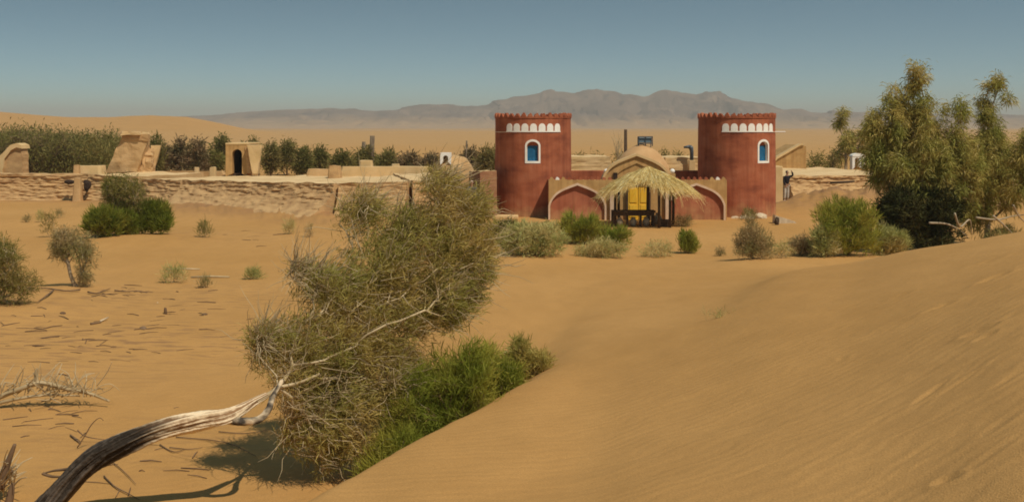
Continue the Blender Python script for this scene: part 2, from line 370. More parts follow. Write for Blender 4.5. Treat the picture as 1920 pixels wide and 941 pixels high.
def seg_dist(x, y, a, b):
    ax, ay = a; bx, by = b; dx, dy = bx - ax, by - ay
    t = np.clip(((x - ax) * dx + (y - ay) * dy) / (dx * dx + dy * dy), 0, 1)
    return np.hypot(x - ax - t * dx, y - ay - t * dy)
FAR_PX = [-900, -300, 0, 60, 130, 200, 280, 350, 400, 460, 520, 600, 700, 3000]
FAR_Y = [216, 209, 213, 218, 222, 222.5, 219, 222, 231, 243, 250, 256, 262, 262]
MARKS = []      # dents: x, y, half length, half width, angle, depth
def far_relief(x, y):
    px = 960 + F * x / np.maximum(y, 1)
    top = np.interp(px, FAR_PX, FAR_Y); d0 = 620.
    h = np.maximum(0, EYE + (HOR - top) / F * d0)
    w = np.where(y < d0, np.exp(-((d0 - y) / 210) ** 2), np.exp(-((y - d0) / 160) ** 2))
    return np.where(y > 1, h * w, 0)
def ground_z(x, y, fine=True):
    x = np.atleast_1d(np.asarray(x, float)); y = np.atleast_1d(np.asarray(y, float))
    z = dune(x, y)
    flat = np.clip(1 - z / .8, 0, 1); r = np.hypot(x, y)
    z = z + flat * .07 * fbm(x / 5, y / 5, o=3, s=3) + .02 * fbm(x / 1.1, y / 1.1, o=3, s=9)
    # sand banked against the ruined houses, with slumped clods
    d = seg_dist(x, y, (-21.5, 61.2), (-7.5, 50.6)); z = z + .30 * np.exp(-(d / 2.4) ** 2) * (1 + .9 * fbm((x * .75 + y * -.66) / 1.4, (x * .66 + y * .75) / .5, o=4, s=5, gain=.65))
    # rubble mound on the right
    for cx, cy_, rx, ry, h in ((17.4, 57.5, 4.2, 2.4, .95), (22.5, 59, 4.5, 3, .9), (28, 56, 5, 3.5, .8)):
        q = np.exp(-(((x - cx) / rx) ** 2 + ((y - cy_) / ry) ** 2) * 1.2)
        z = z + h * q * (1 + .5 * fbm(x / .8, y / .8, o=4, s=21))
    # little sand hummocks under bushes on the left
    for px, py, rad, h in ((250, 452, 2.6, .22), (130, 548, 1.3, .14), (10, 590, 2.0, .2), (80, 765, 1.2, .06), (1000, 486, 2, .12), (1415, 500, 1.4, .14), (1590, 492, 2, .12)):
        dd = dist(py); xx = (px - 960) / F * dd
        z = z + h * np.exp(-(((x - xx) / rad) ** 2 + ((y - dd) / rad) ** 2))
    far = np.clip((r - 95) / 60, 0, 1)
    z = z + far * (.5 * fbm(x / 40, y / 40, o=4, s=31) - .2) + np.clip((r - 250) / 400, 0, 1) * 2.6 * np.abs(fbm(x / 260, y / 170, o=3, s=35)) * np.clip((3200 - r) / 1500, 0, 1) + far_relief(x, y)
    if fine:
        m = (r < 34) & (y > 0)
        if m.any():
            xs, ys = x[m], y[m]; dz = np.zeros_like(xs)
            # oblique wind ripples, stronger to the lower right
            k = np.clip((xs + .5) / 3.0, 0, 1) * np.clip((16 - ys) / 8, 0, 1)
            ph = (xs * .50 - ys * .86) * 4.2 + 2.2 * fbm(xs / 1.6, ys / 1.6, o=2, s=41)
            rn = np.clip(.5 + 1.2 * fbm(xs / 1.3, ys / .6, o=3, s=44), 0, 1)
            dz += k * rn * .004 * np.sin(ph * 2.2)
            dz += k * .005 * fbm(xs / .5, ys / .24, o=4, s=47)
            for mx_, my_, L, W, an, dp in MARKS:
                u = (xs - mx_) * math.cos(an) + (ys - my_) * math.sin(an); v = -(xs - mx_) * math.sin(an) + (ys - my_) * math.cos(an)
                q = (u / L) ** 2 + (v / W) ** 2
                dp = dp * .62; dz += -dp * np.exp(-q) + dp * .45 * np.exp(-(np.sqrt(q) - 1.7) ** 2 * 4)
            z[m] += dz
    return z
def gz(x, y): return float(ground_z(x, y)[0])
def hit(px, py):
    """where the sight line of a pixel meets the sand"""
    s = (py - HOR) / F; d = np.arange(2.5, 90, .03); x = (px - 960) / F * d
    z = ground_z(x, d, False); k = np.argmax(z >= EYE - s * d)
    if not (z >= EYE - s * d).any(): k = len(d) - 1
    return np.array([x[k], d[k], z[k]])
for px, py, L, W, an, dp in ((1846, 492, .30, .09, .35, .05), (1862, 522, .26, .08, .5, .05), (1762, 576, .20, .055, .25, .05), (1690, 553, .17, .05, .2, .04),
                             (1836, 620, .12, .10, 1.0, .04), (1848, 632, .10, .05, .3, .035), (1900, 705, .5, .03, .55, .02), (1800, 716, .55, .022, .62, .035), (1745, 735, .3, .03, .75, .035),
                             (1630, 800, .35, .03, .62, .016), (1420, 880, .3, .03, .55, .018), (1550, 860, .4, .03, .6, .016), (1880, 790, .3, .04, .6, .02), (1776, 900, .07, .05, 1.2, .03),
                             (1860, 850, .4, .035, .6, .02), (1720, 850, .4, .03, .55, .015), (1480, 800, .35, .025, .6, .012), (1650, 910, .3, .03, .6, .015), (1900, 590, .2, .05, .3, .02), (1580, 672, .06, .04, 0, .02)):
    h = hit(px, py); MARKS.append((h[0], h[1], min(L, .28) * .8, W * 1.15, an, dp * (1 if L < .3 else .7)))
def build_ground():
    a = np.radians(np.concatenate([np.arange(-180, -34, 2.), np.arange(-34, 34.01, .085), np.arange(36, 180.1, 2.)]))
    r = [.25]
    while r[-1] < 9000:
        v = r[-1]; r.append(v * (1.03 if v < 3 else 1.0055 if v < 36 else 1.012 if v < 90 else 1.03))
    r = np.array(r)
    Rg, Ag = np.meshgrid(r, a, indexing='ij'); X = (Rg * np.sin(Ag)).ravel(); Y = (Rg * np.cos(Ag)).ravel()
    Z = ground_z(X, Y)
    nr, na = len(r), len(a)
    i, j = np.meshgrid(np.arange(nr - 1), np.arange(na - 1), indexing='ij')
    Fc = np.stack([i * na + j, (i + 1) * na + j, (i + 1) * na + j + 1, i * na + j + 1], -1).reshape(-1, 4)[:, ::-1]
    tone = np.zeros_like(X)
    for px, py, rx, ry, k in ((150, 640, 5.5, 2.2, .8), (350, 560, 4, 2.5, .55), (60, 700, 2.5, 1.5, .5), (250, 830, 3, 1.5, .3), (420, 440, 6, 3, .4), (150, 570, 3, 2, .6), (1560, 390, 6, 4, .7)):
        d = dist(py); tone = np.maximum(tone, k * np.exp(-(((X - (px - 960) / F * d) / rx) ** 2 + ((Y - d) / ry) ** 2)))
    V = np.stack([X, Y, Z], 1)
    V = np.concatenate([V, [[0, 0, 2.5]]]); tone = np.append(tone, 0)
    o = np_mesh('ground', V, Fc, M['sand'], attr=tone)
    X, Y = V[:, 0], V[:, 1]; rr = np.hypot(X, Y)
    plain = np.clip((rr - 120) / 200, 0, 1) * np.where((Y > 0), 1, 1) * (1 - np.clip(far_relief(X, Y) / 4, 0, 1) * .8)
    rub = np.zeros_like(X)
    for cx, cy_, rx, ry, k in ((18, 59, 6, 4.2, .95), (25, 58.5, 7, 5, .95), (33, 56, 6, 5, .9)): rub = np.maximum(rub, k * np.exp(-((((X - cx) / rx) ** 2 + ((Y - cy_) / ry) ** 2)) ** 2))
    d = seg_dist(X, Y, (-21.5, 61.2), (-7.5, 50.6)); rub = np.maximum(rub, .85 * np.exp(-(d / 2.6) ** 2))
    d = seg_dist(X, Y, (-36, 65.5), (-21.5, 62)); rub = np.maximum(rub, .6 * np.exp(-(d / 1.2) ** 2))
    rub = np.clip(rub * (.75 + .7 * fbm(X / 1.2, Y / .7, o=4, s=55)), 0, 1)
    for nm, q in (('plain', plain), ('rubble', rub)):
        a_ = o.data.attributes.new(nm, 'FLOAT', 'POINT'); a_.data.foreach_set('value', q.astype(np.float32))
    tag(o, kind='structure'); return o
build_ground()

# mountains
def build_mountains():
    px = np.array([-1500, -700, 100, 300, 350, 430, 480, 560, 640, 700, 740, 775, 805, 850, 900, 930, 960, 990, 1015, 1035, 1060, 1085, 1120, 1150, 1180, 1200, 1222, 1260, 1290, 1315, 1345, 1380, 1405, 1430, 1455, 1480, 1500, 1530, 1560, 1600, 1650, 1750, 1920, 2600, 3400])
    py = np.array([226, 222, 220, 219, 217, 210, 207, 204, 201, 206, 204, 195, 193, 196, 198, 190, 184, 176, 170, 164, 170, 172, 166, 170, 178, 174, 168, 172, 176, 170, 171, 180, 188, 193, 204, 202, 208, 212, 206, 210, 208, 212, 214, 218, 226])
    D = 3600.; nx, ny = 1500, 130
    gx = np.linspace(-1500, 3400, nx); v = np.linspace(0, 1, ny)
    GX, Vv = np.meshgrid(gx, v, indexing='ij')
    Yd = D - 900 + 1500 * Vv; X = (GX - 960) / F * D + 60 * fbm(GX / 60, Vv * 6, o=3, s=70)
    top = np.interp(GX, px, py); H = np.maximum(8, EYE + (HOR - top) / F * D)
    prof = np.where(Vv < .6, (Vv / .6) ** 1.5, np.clip((1 - Vv) / .4, 0, 1) ** .8)
    wx = X + 50 * fbm(X / 120, Yd / 120, o=2, s=77)
    n1 = np.abs(fbm(wx / 95, Yd / 330, o=5, s=80, gain=.6)) * 2.4
    n2 = fbm(X / 40, Yd / 60, o=4, s=90)
    body = np.clip(prof * (1 - .75 * n1 * (1 - prof ** 3)) + .10 * n2 * prof * (1 - prof ** 4), 0, 1.02)
    Z = H * body * (1 + .05 * n2) - 2
    V = np.stack([X.ravel(), Yd.ravel(), Z.ravel()], 1)
    i, j = np.meshgrid(np.arange(nx - 1), np.arange(ny - 1), indexing='ij')
    Fc = np.stack([i * ny + j, (i + 1) * ny + j, (i + 1) * ny + j + 1, i * ny + j + 1], -1).reshape(-1, 4)
    m = mat('bare mountain rock', (.085, .052, .036), (.22, .14, .09), .009, 0, detail=9)
    n = m.node_tree.nodes; l = m.node_tree.links; b = n['Principled BSDF']; src = b.inputs['Base Color'].links[0].from_socket
    g = n.new('ShaderNodeNewGeometry'); sx = n.new('ShaderNodeSeparateXYZ'); l.new(g.outputs['Position'], sx.inputs[0])
    t = n.new('ShaderNodeTexNoise'); t.inputs['Scale'].default_value = .012; t.inputs['Detail'].default_value = 6; l.new(g.outputs['Position'], t.inputs['Vector'])
    ma = n.new('ShaderNodeMath'); ma.operation = 'MULTIPLY_ADD'; ma.inputs[1].default_value = 40; l.new(t.outputs['Fac'], ma.inputs[0]); l.new(sx.outputs['Z'], ma.inputs[2])
    mr = n.new('ShaderNodeMapRange'); mr.inputs['From Min'].default_value = 26; mr.inputs['From Max'].default_value = 62; l.new(ma.outputs[0], mr.inputs['Value'])
    mx = n.new('ShaderNodeMix'); mx.data_type = 'RGBA'; l.new(mr.outputs['Result'], mx.inputs['Factor']); mx.inputs['A'].default_value = (.43, .25, .105, 1); l.new(src, mx.inputs['B']); l.new(mx.outputs['Result'], b.inputs['Base Color'])
    o = np_mesh('mountains', V, Fc, m); tag(o, kind='structure')
build_mountains()

# air
hz = MB().box(-5200, 5200, -300, 9400, -8, 145).build('haze', M['white'])
hm = bpy.data.materials.new('dusty air'); hm.use_nodes = True
hn = hm.node_tree.nodes; hn.remove(hn['Principled BSDF'])
pv = hn.new('ShaderNodeVolumePrincipled'); pv.inputs['Color'].default_value = (.95, .86, .76, 1); pv.inputs['Density'].default_value = .00028; pv.inputs['Anisotropy'].default_value = .0
hm.node_tree.links.new(pv.outputs[0], hn['Material Output'].inputs['Volume'])
hz.data.materials.clear(); hz.data.materials.append(hm); tag(hz, kind='stuff')

# ------------------------------------------------------------------ mud blocks
def mudblock(name, label, cat, a, b, za, zb, depth, mt, roof=None, rough=.12, group=None, back_drop=.0, lip=.08, seed=0, slump=.35, parts=None, roofn=.06):
    """weathered earth building: front from a to b (plan), tops za, zb, running `depth` back"""
    a = np.array(a, float); b = np.array(b, float); L = float(np.linalg.norm(b - a)); u = (b - a) / L; nrm = np.array([u[1], -u[0]])  # towards camera
    if nrm[1] > 0: nrm = -nrm
    nu = max(6, int(L / .11)); ts = np.linspace(0, 1, nu)
    root = empty(name, (a[0], a[1], 0), label, cat, group)
    ground = -.4
    # front face rows then roof rows
    nf, nr_ = 34, max(5, int(depth / .35))
    V = []
    for t in ts:
        p = a + (b - a) * t; zt = za + (zb - za) * t; row = []
        for k in range(nf):
            q = k / (nf - 1); z = ground + (zt - ground) * q
            row.append((p + nrm * (slump * (1 - max(0, z) / zt) ** 2), z, 0))
        for k in range(1, nr_):
            q = k / (nr_ - 1); row.append((p - nrm * depth * q, zt - back_drop * q, 1))
        row.append((p - nrm * depth, ground, 2))
        V.append([(r[0][0], r[0][1], r[1], r[2]) for r in row])
    V = np.array(V); n_r = V.shape[1]; kk = V[:, :, 3]; X, Y, Z = V[:, :, 0], V[:, :, 1], V[:, :, 2]
    s = X * u[0] + Y * u[1]
    lay = fbm(s / 1.2, Z / .11, o=5, s=seed, gain=.62) * rough * 1.15 + fbm(s / .28, Z / .13, o=3, s=seed + 5) * rough * .55 + np.abs(fbm(s / 2.5, Z * .3, o=2, s=seed + 3)) * -rough
    f = (kk == 0)
    X = X + np.where(f, nrm[0] * lay, 0); Y = Y + np.where(f, nrm[1] * lay, 0)
    rn = fbm(X / 1.1, Y / 1.1, o=4, s=seed + 9)
    edge = fbm(s / .8, s * 0, o=4, s=seed + 11)
    Z = Z + np.where(kk == 1, rn * roofn + edge * .05, 0)
    Z[:, nf - 1] += edge[:, nf - 1] * .07 + lip * .3; Z[:, nf] += lip * .3 if n_r > nf else 0
    idx = np.arange(nu * n_r).reshape(nu, n_r)
    VV = np.stack([X.ravel(), Y.ravel(), Z.ravel()], 1)
    def quads(c0, c1):
        return [(idx[i, j], idx[i + 1, j], idx[i + 1, j + 1], idx[i, j + 1]) for i in range(nu - 1) for j in range(c0, c1)]
    caps = [list(idx[0, :])[::1], list(idx[-1, :])[::-1]]
    wl_ = np_mesh('wall', VV, quads(0, nf - 1) + quads(n_r - 2, n_r - 1) + caps, mt, root, smooth=False)
    np_mesh('roof', VV, quads(nf - 1, n_r - 2), roof or mt, root, smooth=True)
    return root
RG = 'flat roofed mud houses of the ruined village'
mudblock('mud_wall', 'low eroded mud wall with rounded light coping at the far left, below the thicket', 'wall', (-36, 65.5), (-24.7, 63.9), 1.55, 1.52, 1.1, M['mudbrick'], M['mud'], .10, seed=1)
mudblock('mud_house', 'low mud house with two dark holes under its roof edge, left of the small tree', 'house', (-24.62, 63.8), (-21.2, 62.2), 1.50, 1.46, 5.5, M['mud'], M['mudroof'], .10, group=RG, seed=2)
mudblock('mud_house', 'low mud house right behind the small tree, below the leaning wind tower', 'house', (-21.05, 62.1), (-18.05, 59.7), 1.32, 1.40, 6.5, M['mudbrick'], M['mudroof'], .12, group=RG, seed=3, slump=1.0)
mudblock('mud_house', 'longest mud house, its front deeply grooved by erosion, below the doorway ruin', 'house', (-17.85, 59.5), (-8.35, 51.4), 1.42, 1.62, 9.5, M['mudbrick'], M['mudroof'], .12, group=RG, seed=4, slump=1.9)
mudblock('mud_house', 'mud house with smoother brown front between two dark slots, partly behind the leaning tree', 'house', (-8.12, 51.3), (-4.85, 50.8), 1.62, 1.74, 10.5, M['mudbrick'], M['mudroof'], .07, group=RG, seed=5, slump=1.0)
mudblock('mud_house', 'mud house behind the top of the leaning tree, beside the person with the blue top', 'house', (-4.6, 50.9), (-2.75, 51.3), 1.78, 1.75, 8.5, M['mudbrick'], M['mudroof'], .07, group=RG, seed=6)
mudblock('boundary_wall', 'peach wall with cream coping, joined to the left side of the left tower', 'wall', (-1.5, 51.6), (-.72, 51.9), 2.18, 2.2, 1.6, M['mudred'], M['dune_cream'], .02, seed=7, slump=.1)
# parapets and lumps on the roofs, each a thing
def lump(name, label, cat, px, d, w, dp, z0, z1, mt, seed, rough=.12, group=None, taper=.85):
    cx = (px - 960) / F * d; n = 7
    root = []
    bmv = []; fs = []
    nz, ns = 6, 28
    for k in range(nz):
        q = k / (nz - 1); z = z0 + (z1 - z0) * q; s_ = 1 - (1 - taper) * q
        for i in range(ns):
            a_ = 2 * PI * i / ns; c_, s2 = math.cos(a_), math.sin(a_)
            m_ = max(abs(c_), abs(s2)) ** .8
            bmv.append((cx + w / 2 * s_ * c_ / m_, d + dp / 2 * s_ * s2 / m_, z))
    V = np.array(bmv); r = fbm(V[:, 0] * 1.6, V[:, 1] * 1.6, V[:, 2] * 2.5, o=3, s=seed) * rough
    V[:, 0] += r * w * .3; V[:, 2] += r * .5 * (V[:, 2] > z0 + .01) ; V[:, 1] += r * dp * .2
    for k in range(nz - 1):
        for i in range(ns):
            j = (i + 1) % ns; fs.append((k * ns + i, k * ns + j, (k + 1) * ns + j, (k + 1) * ns + i))
    fs.append([(nz - 1) * ns + i for i in range(ns)])
    o = np_mesh(name, V, fs, mt, smooth=False); tag(o, label, cat, group); return o
lump('roof_parapet', 'low broken parapet block on the roof left of the leaning wind tower', 'parapet', 172, 66, 1.7, 1.2, 1.3, 1.98, M['dune_cream'], 1)
lump('roof_parapet', 'small rounded mud knob at the left end of the parapet block', 'mud lump', 144, 65.2, .35, .4, 1.3, 2.02, M['mud'], 2)
lump('roof_parapet', 'low stub of wall on the roof under the green bush, left of the brown notch', 'parapet', 600, 64, 1.6, .7, 1.4, 1.85, M['mud'], 3)
lump('roof_parapet', 'squat brown block of mud at the left end of the long cream parapet', 'mud lump', 628, 61, .75, .9, 1.4, 2.15, M['mudbrick'], 4)
lump('roof_parapet', 'long cream parapet wall running behind the roofs towards the domed roof', 'parapet', 722, 63, 5.2, .8, 1.4, 2.02, M['dune_cream'], 5, .08, taper=.97)
lump('roof_parapet', 'small pale mud block standing on top of the long cream parapet', 'mud lump', 687, 64, .85, .6, 1.8, 2.35, M['dune_cream'], 6)
lump('roof_parapet', 'tiny low mud bump near the right part of the long cream parapet', 'mud lump', 742, 64, .5, .5, 1.8, 2.15, M['dune_cream'], 7)
for px, w, lab in ((369, .3, 'left'), (399, .42, 'right')):
    lump('mud_lump', 'pale mud lump, %s one of the two between bare trees and doorway ruin' % lab, 'mud lump', px, 70, w, .4, 1.1, 1.72, M['dune_cream'], int(px), .2)
lump('low_ruin_wall', 'low crumbled strip of wall below the grey bare trees, right of the slim flared pillar', 'wall', 355, 72, 4.6, .5, .8, 1.38, M['mud'], 11, .2, taper=.98)

# ruined gable at the far left
def slab(name, label, cat, outline, d, thick, mt, group=None, seed=0, rough=.05, parent=None):
    """an irregular wall: outline (px,py) at distance d with real thickness"""
    pts = []
    n = len(outline)
    for i in range(n):
        p, q = outline[i], outline[(i + 1) % n]; m = max(1, int(math.hypot(p[0] - q[0], p[1] - q[1]) / 5))
        for k in range(m): pts.append((p[0] + (q[0] - p[0]) * k / m, p[1] + (q[1] - p[1]) * k / m))
    V = np.array([P(x, y, d) for x, y in pts]); m = len(V)
    j = np.stack([fbm(V[:, 0] * 2, V[:, 2] * 2, s=seed, o=3), fbm(V[:, 0] * 2 + 9, V[:, 2] * 2, s=seed, o=3)], 1) * rough
    V[:, 0] += j[:, 0]; V[:, 2] += j[:, 1]
    B = V.copy(); B[:, 1] += thick
    fs = [list(range(m))[::-1], list(range(m, 2 * m))] + [(i, (i + 1) % m, (i + 1) % m + m, i + m) for i in range(m)]
    o = np_mesh(name, np.concatenate([V, B]), fs, mt, parent, smooth=False)
    if label: tag(o, label, cat, group)
    return o
r_ = empty('ruined_gable', P(18, 330, 68), 'broken mud gable with rounded light top, at the far left above the wall', 'ruin')
slab('wall', None, None, [(-10, 330), (-8, 305), (4, 290), (20, 275), (32, 270), (41, 280), (42, 330)], 68.3, .9, M['mudbrick'], parent=r_, seed=3, rough=.1)
slab('coping', None, None, [(-12, 330), (-10, 300), (4, 288), (18, 273), (30, 269), (38, 272), (40, 279), (30, 277), (20, 283), (8, 298), (4, 330)], 68.15, 1.2, M['dune_cream'], parent=r_, seed=4, rough=.06)
# leaning wind tower
wt = empty('wind_tower', P(235, 325, 68), 'leaning ruined wind tower with broad sloping cream face and a crumbling cap', 'ruin')
def hexa(front, d0, back, d1):
    """4 front px corners and 4 back px corners joined"""
    A = [P(x, y, d0) for x, y in front]; Bk = [P(x, y, d1) for x, y in back]
    return A + Bk, [(3, 2, 1, 0), (4, 5, 6, 7), (0, 1, 5, 4), (1, 2, 6, 5), (2, 3, 7, 6), (3, 0, 4, 7)]
def rhex(name, front, d0, back, d1, mt, parent, rough=.03, seed=0, cuts=8):
    v, f = hexa(front, d0, back, d1)
    bm = bmesh.new(); vv = [bm.verts.new(p) for p in v]
    for q in f: bm.faces.new([vv[i] for i in q])
    bmesh.ops.subdivide_edges(bm, edges=bm.edges[:], cuts=cuts, use_grid_fill=True)
    co = np.array([x.co for x in bm.verts]); n3 = [fbm(co[:, 0] * 1.8 + k * 7, co[:, 1] * 1.8, co[:, 2] * 2.4, o=3, s=seed + k) for k in range(3)]
    co = co + np.stack(n3, 1) * rough * np.array([1, 1, .7])
    fs = [[x.index for x in q.verts] for q in bm.faces]
    bm.verts.ensure_lookup_table(); bm.verts.index_update(); fs = [[x.index for x in q.verts] for q in bm.faces]; bm.free()
    return np_mesh(name, co, fs, mt, parent, smooth=False)
rhex('sloping_wall', [(198, 325), (258, 322), (276, 262), (226, 262)], 67, [(215, 328), (286, 326), (281, 263), (232, 262)], 69.5, M['mud'], wt, .10, 1)
rhex('rubble_side', [(256, 326), (287, 326), (285, 290), (268, 292)], 67.3, [(262, 326), (290, 326), (287, 275), (275, 275)], 69.3, M['mudbrick'], wt, .22, 2)
rhex('cap', [(228, 264), (277, 264), (279, 252), (228, 254)], 66.9, [(232, 264), (281, 264), (281, 252), (230, 252)], 69.2, M['mudbrick'], wt, .12, 3)
rhex('cap', [(226, 254), (262, 253), (261, 247), (228, 247)], 66.7, [(230, 254), (282, 254), (280, 248), (230, 247)], 69.2, M['dune_cream'], wt, .10, 4)
pl = empty('flared_pillar', P(292, 315, 69), 'slim cream mud pillar, narrow at the foot, just right of the leaning wind tower', 'ruin')
rhex('shaft', [(284, 320), (289, 320), (302, 273), (283, 273)], 69, [(285, 320), (290, 320), (303, 273), (284, 273)], 69.8, M['dune_cream'], pl, .05, 5, 5)
# doorway ruin
dr = empty('doorway_ruin', P(460, 325, 66), 'ruined mud building with a tall black arched doorway and yellowish walls', 'ruin')
def arch_wall(name, x0, x1, z1, ax, aw, az, y0, y1, mt, parent, z0=0, pointed=False, bottom=None):
    """wall from x0..x1, z0..z1 with an arched opening centred ax, half width aw, apex height az"""
    bottom = z0 if bottom is None else bottom
    pts = [(x0, z0), (x0, z1), (x1, z1), (x1, z0)]
    arc = [(ax + aw, bottom)]
    sp = az - aw
    for k in range(9):
        a_ = PI * k / 8; arc.append((ax + aw * math.cos(a_), sp + aw * math.sin(a_)))
    arc.append((ax - aw, bottom))
    bm = bmesh.new(); poly = [(x0, z0)] + [(x0, z1)] + [(x1, z1)] + [(x1, z0)] + arc
    f = [bm.verts.new((x, y0, z)) for x, z in poly]; face = bm.faces.new(f)
    r = bmesh.ops.extrude_face_region(bm, geom=[face]); bmesh.ops.translate(bm, verts=[g for g in r['geom'] if isinstance(g, bmesh.types.BMVert)], vec=(0, y1 - y0, 0))
    bmesh.ops.recalc_face_normals(bm, faces=bm.faces[:])
    bm.verts.index_update(); co = [tuple(v.co) for v in bm.verts]; fs = [[v.index for v in q.verts] for q in bm.faces]; bm.free()
    return np_mesh(name, co, fs, mt, parent, smooth=False)
A0 = P(423, 324, 66); A1 = P(463, 272, 66); O = P(443.5, 280, 66)
arch_wall('front_wall', A0[0], A1[0], A1[2], O[0] + .03, .30, O[2] , 66, 66.5, M['ochre'], dr, z0=1.3, bottom=1.5)
MB().box(A0[0] + .06, A0[0] + .3, 66.52, 69, 1.2, A1[2] - .08).build('side_wall', M['ochre'], dr)
MB().box(A0[0] + .31, A1[0] - .31, 66.52, 68.98, 1.3, 1.5).build('floor_step', M['doorshade'], dr)  # floor, linings and back wall coloured dark as the doorway's inner shade
MB().box(A0[0] + .31, A0[0] + .36, 66.53, 68.98, 1.5, A1[2] - .1).build('lining', M['doorshade'], dr)
MB().box(A1[0] - .36, A1[0] - .31, 66.53, 68.98, 1.5, A1[2] - .1).build('lining', M['doorshade'], dr)
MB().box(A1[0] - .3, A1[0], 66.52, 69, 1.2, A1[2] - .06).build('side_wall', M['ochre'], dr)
MB().box(A0[0] + .06, A1[0], 69, 69.3, 1.2, A1[2] - .08).build('back_wall', M['doorshade'], dr)
MB().box(A0[0] - .02, A1[0] + .02, 65.97, 69.3, A1[2], A1[2] + .12).build('roof', M['dune_cream'], dr, bevel=.03)
rhex('splayed_pier', [(463, 325), (477, 325), (466, 276), (459, 276)], 65.95, [(463, 325), (480, 325), (470, 274), (462, 274)], 67, M['mudbrick'], dr, .04, 7, 4)
rhex('flared_wall', [(474, 326), (483, 326), (491, 272), (463, 272)], 65.5, [(478, 326), (486, 326), (492, 272), (467, 272)], 66.4, M['dune_cream'], dr, .05, 8, 5)
# domed roof behind the leaning tree
dm = empty('domed_house', P(850, 330, 58), 'small mud dome topped by a pale lantern with arched hole, above the leaning tree', 'house')
c0 = P(850, 330, 58)
prof = [(1.1, -1.7), (1.1, 0.1)] + [(1.08 * math.cos(a_) ** .8, .1 + 1.0 * math.sin(a_)) for a_ in np.linspace(.1, 1.45, 8)]
db = MB().lathe((c0[0], c0[1], c0[2]), prof, 28); v = np.array(db.v); nn = fbm(v[:, 0] * 2, v[:, 1] * 2, v[:, 2] * 3, o=3, s=3); v[:, 2] += nn * .08; v[:, 0] += nn * .08; db.v = v.tolist()
db.build('dome', M['mud'], dm, True)
l0 = P(836, 300, 57.2)
arch_wall('lantern', l0[0] - .28, l0[0] + .28, l0[2] + .38, l0[0], .13, l0[2] + .24, 57.0, 57.5, M['white'], dm, z0=l0[2] - .25, bottom=l0[2] - .1)
MB().box(l0[0] - .25, l0[0] + .25, 57.5, 57.6, l0[2] - .25, l0[2] + .32).build('lantern_back', M['mudbrick'], dm)

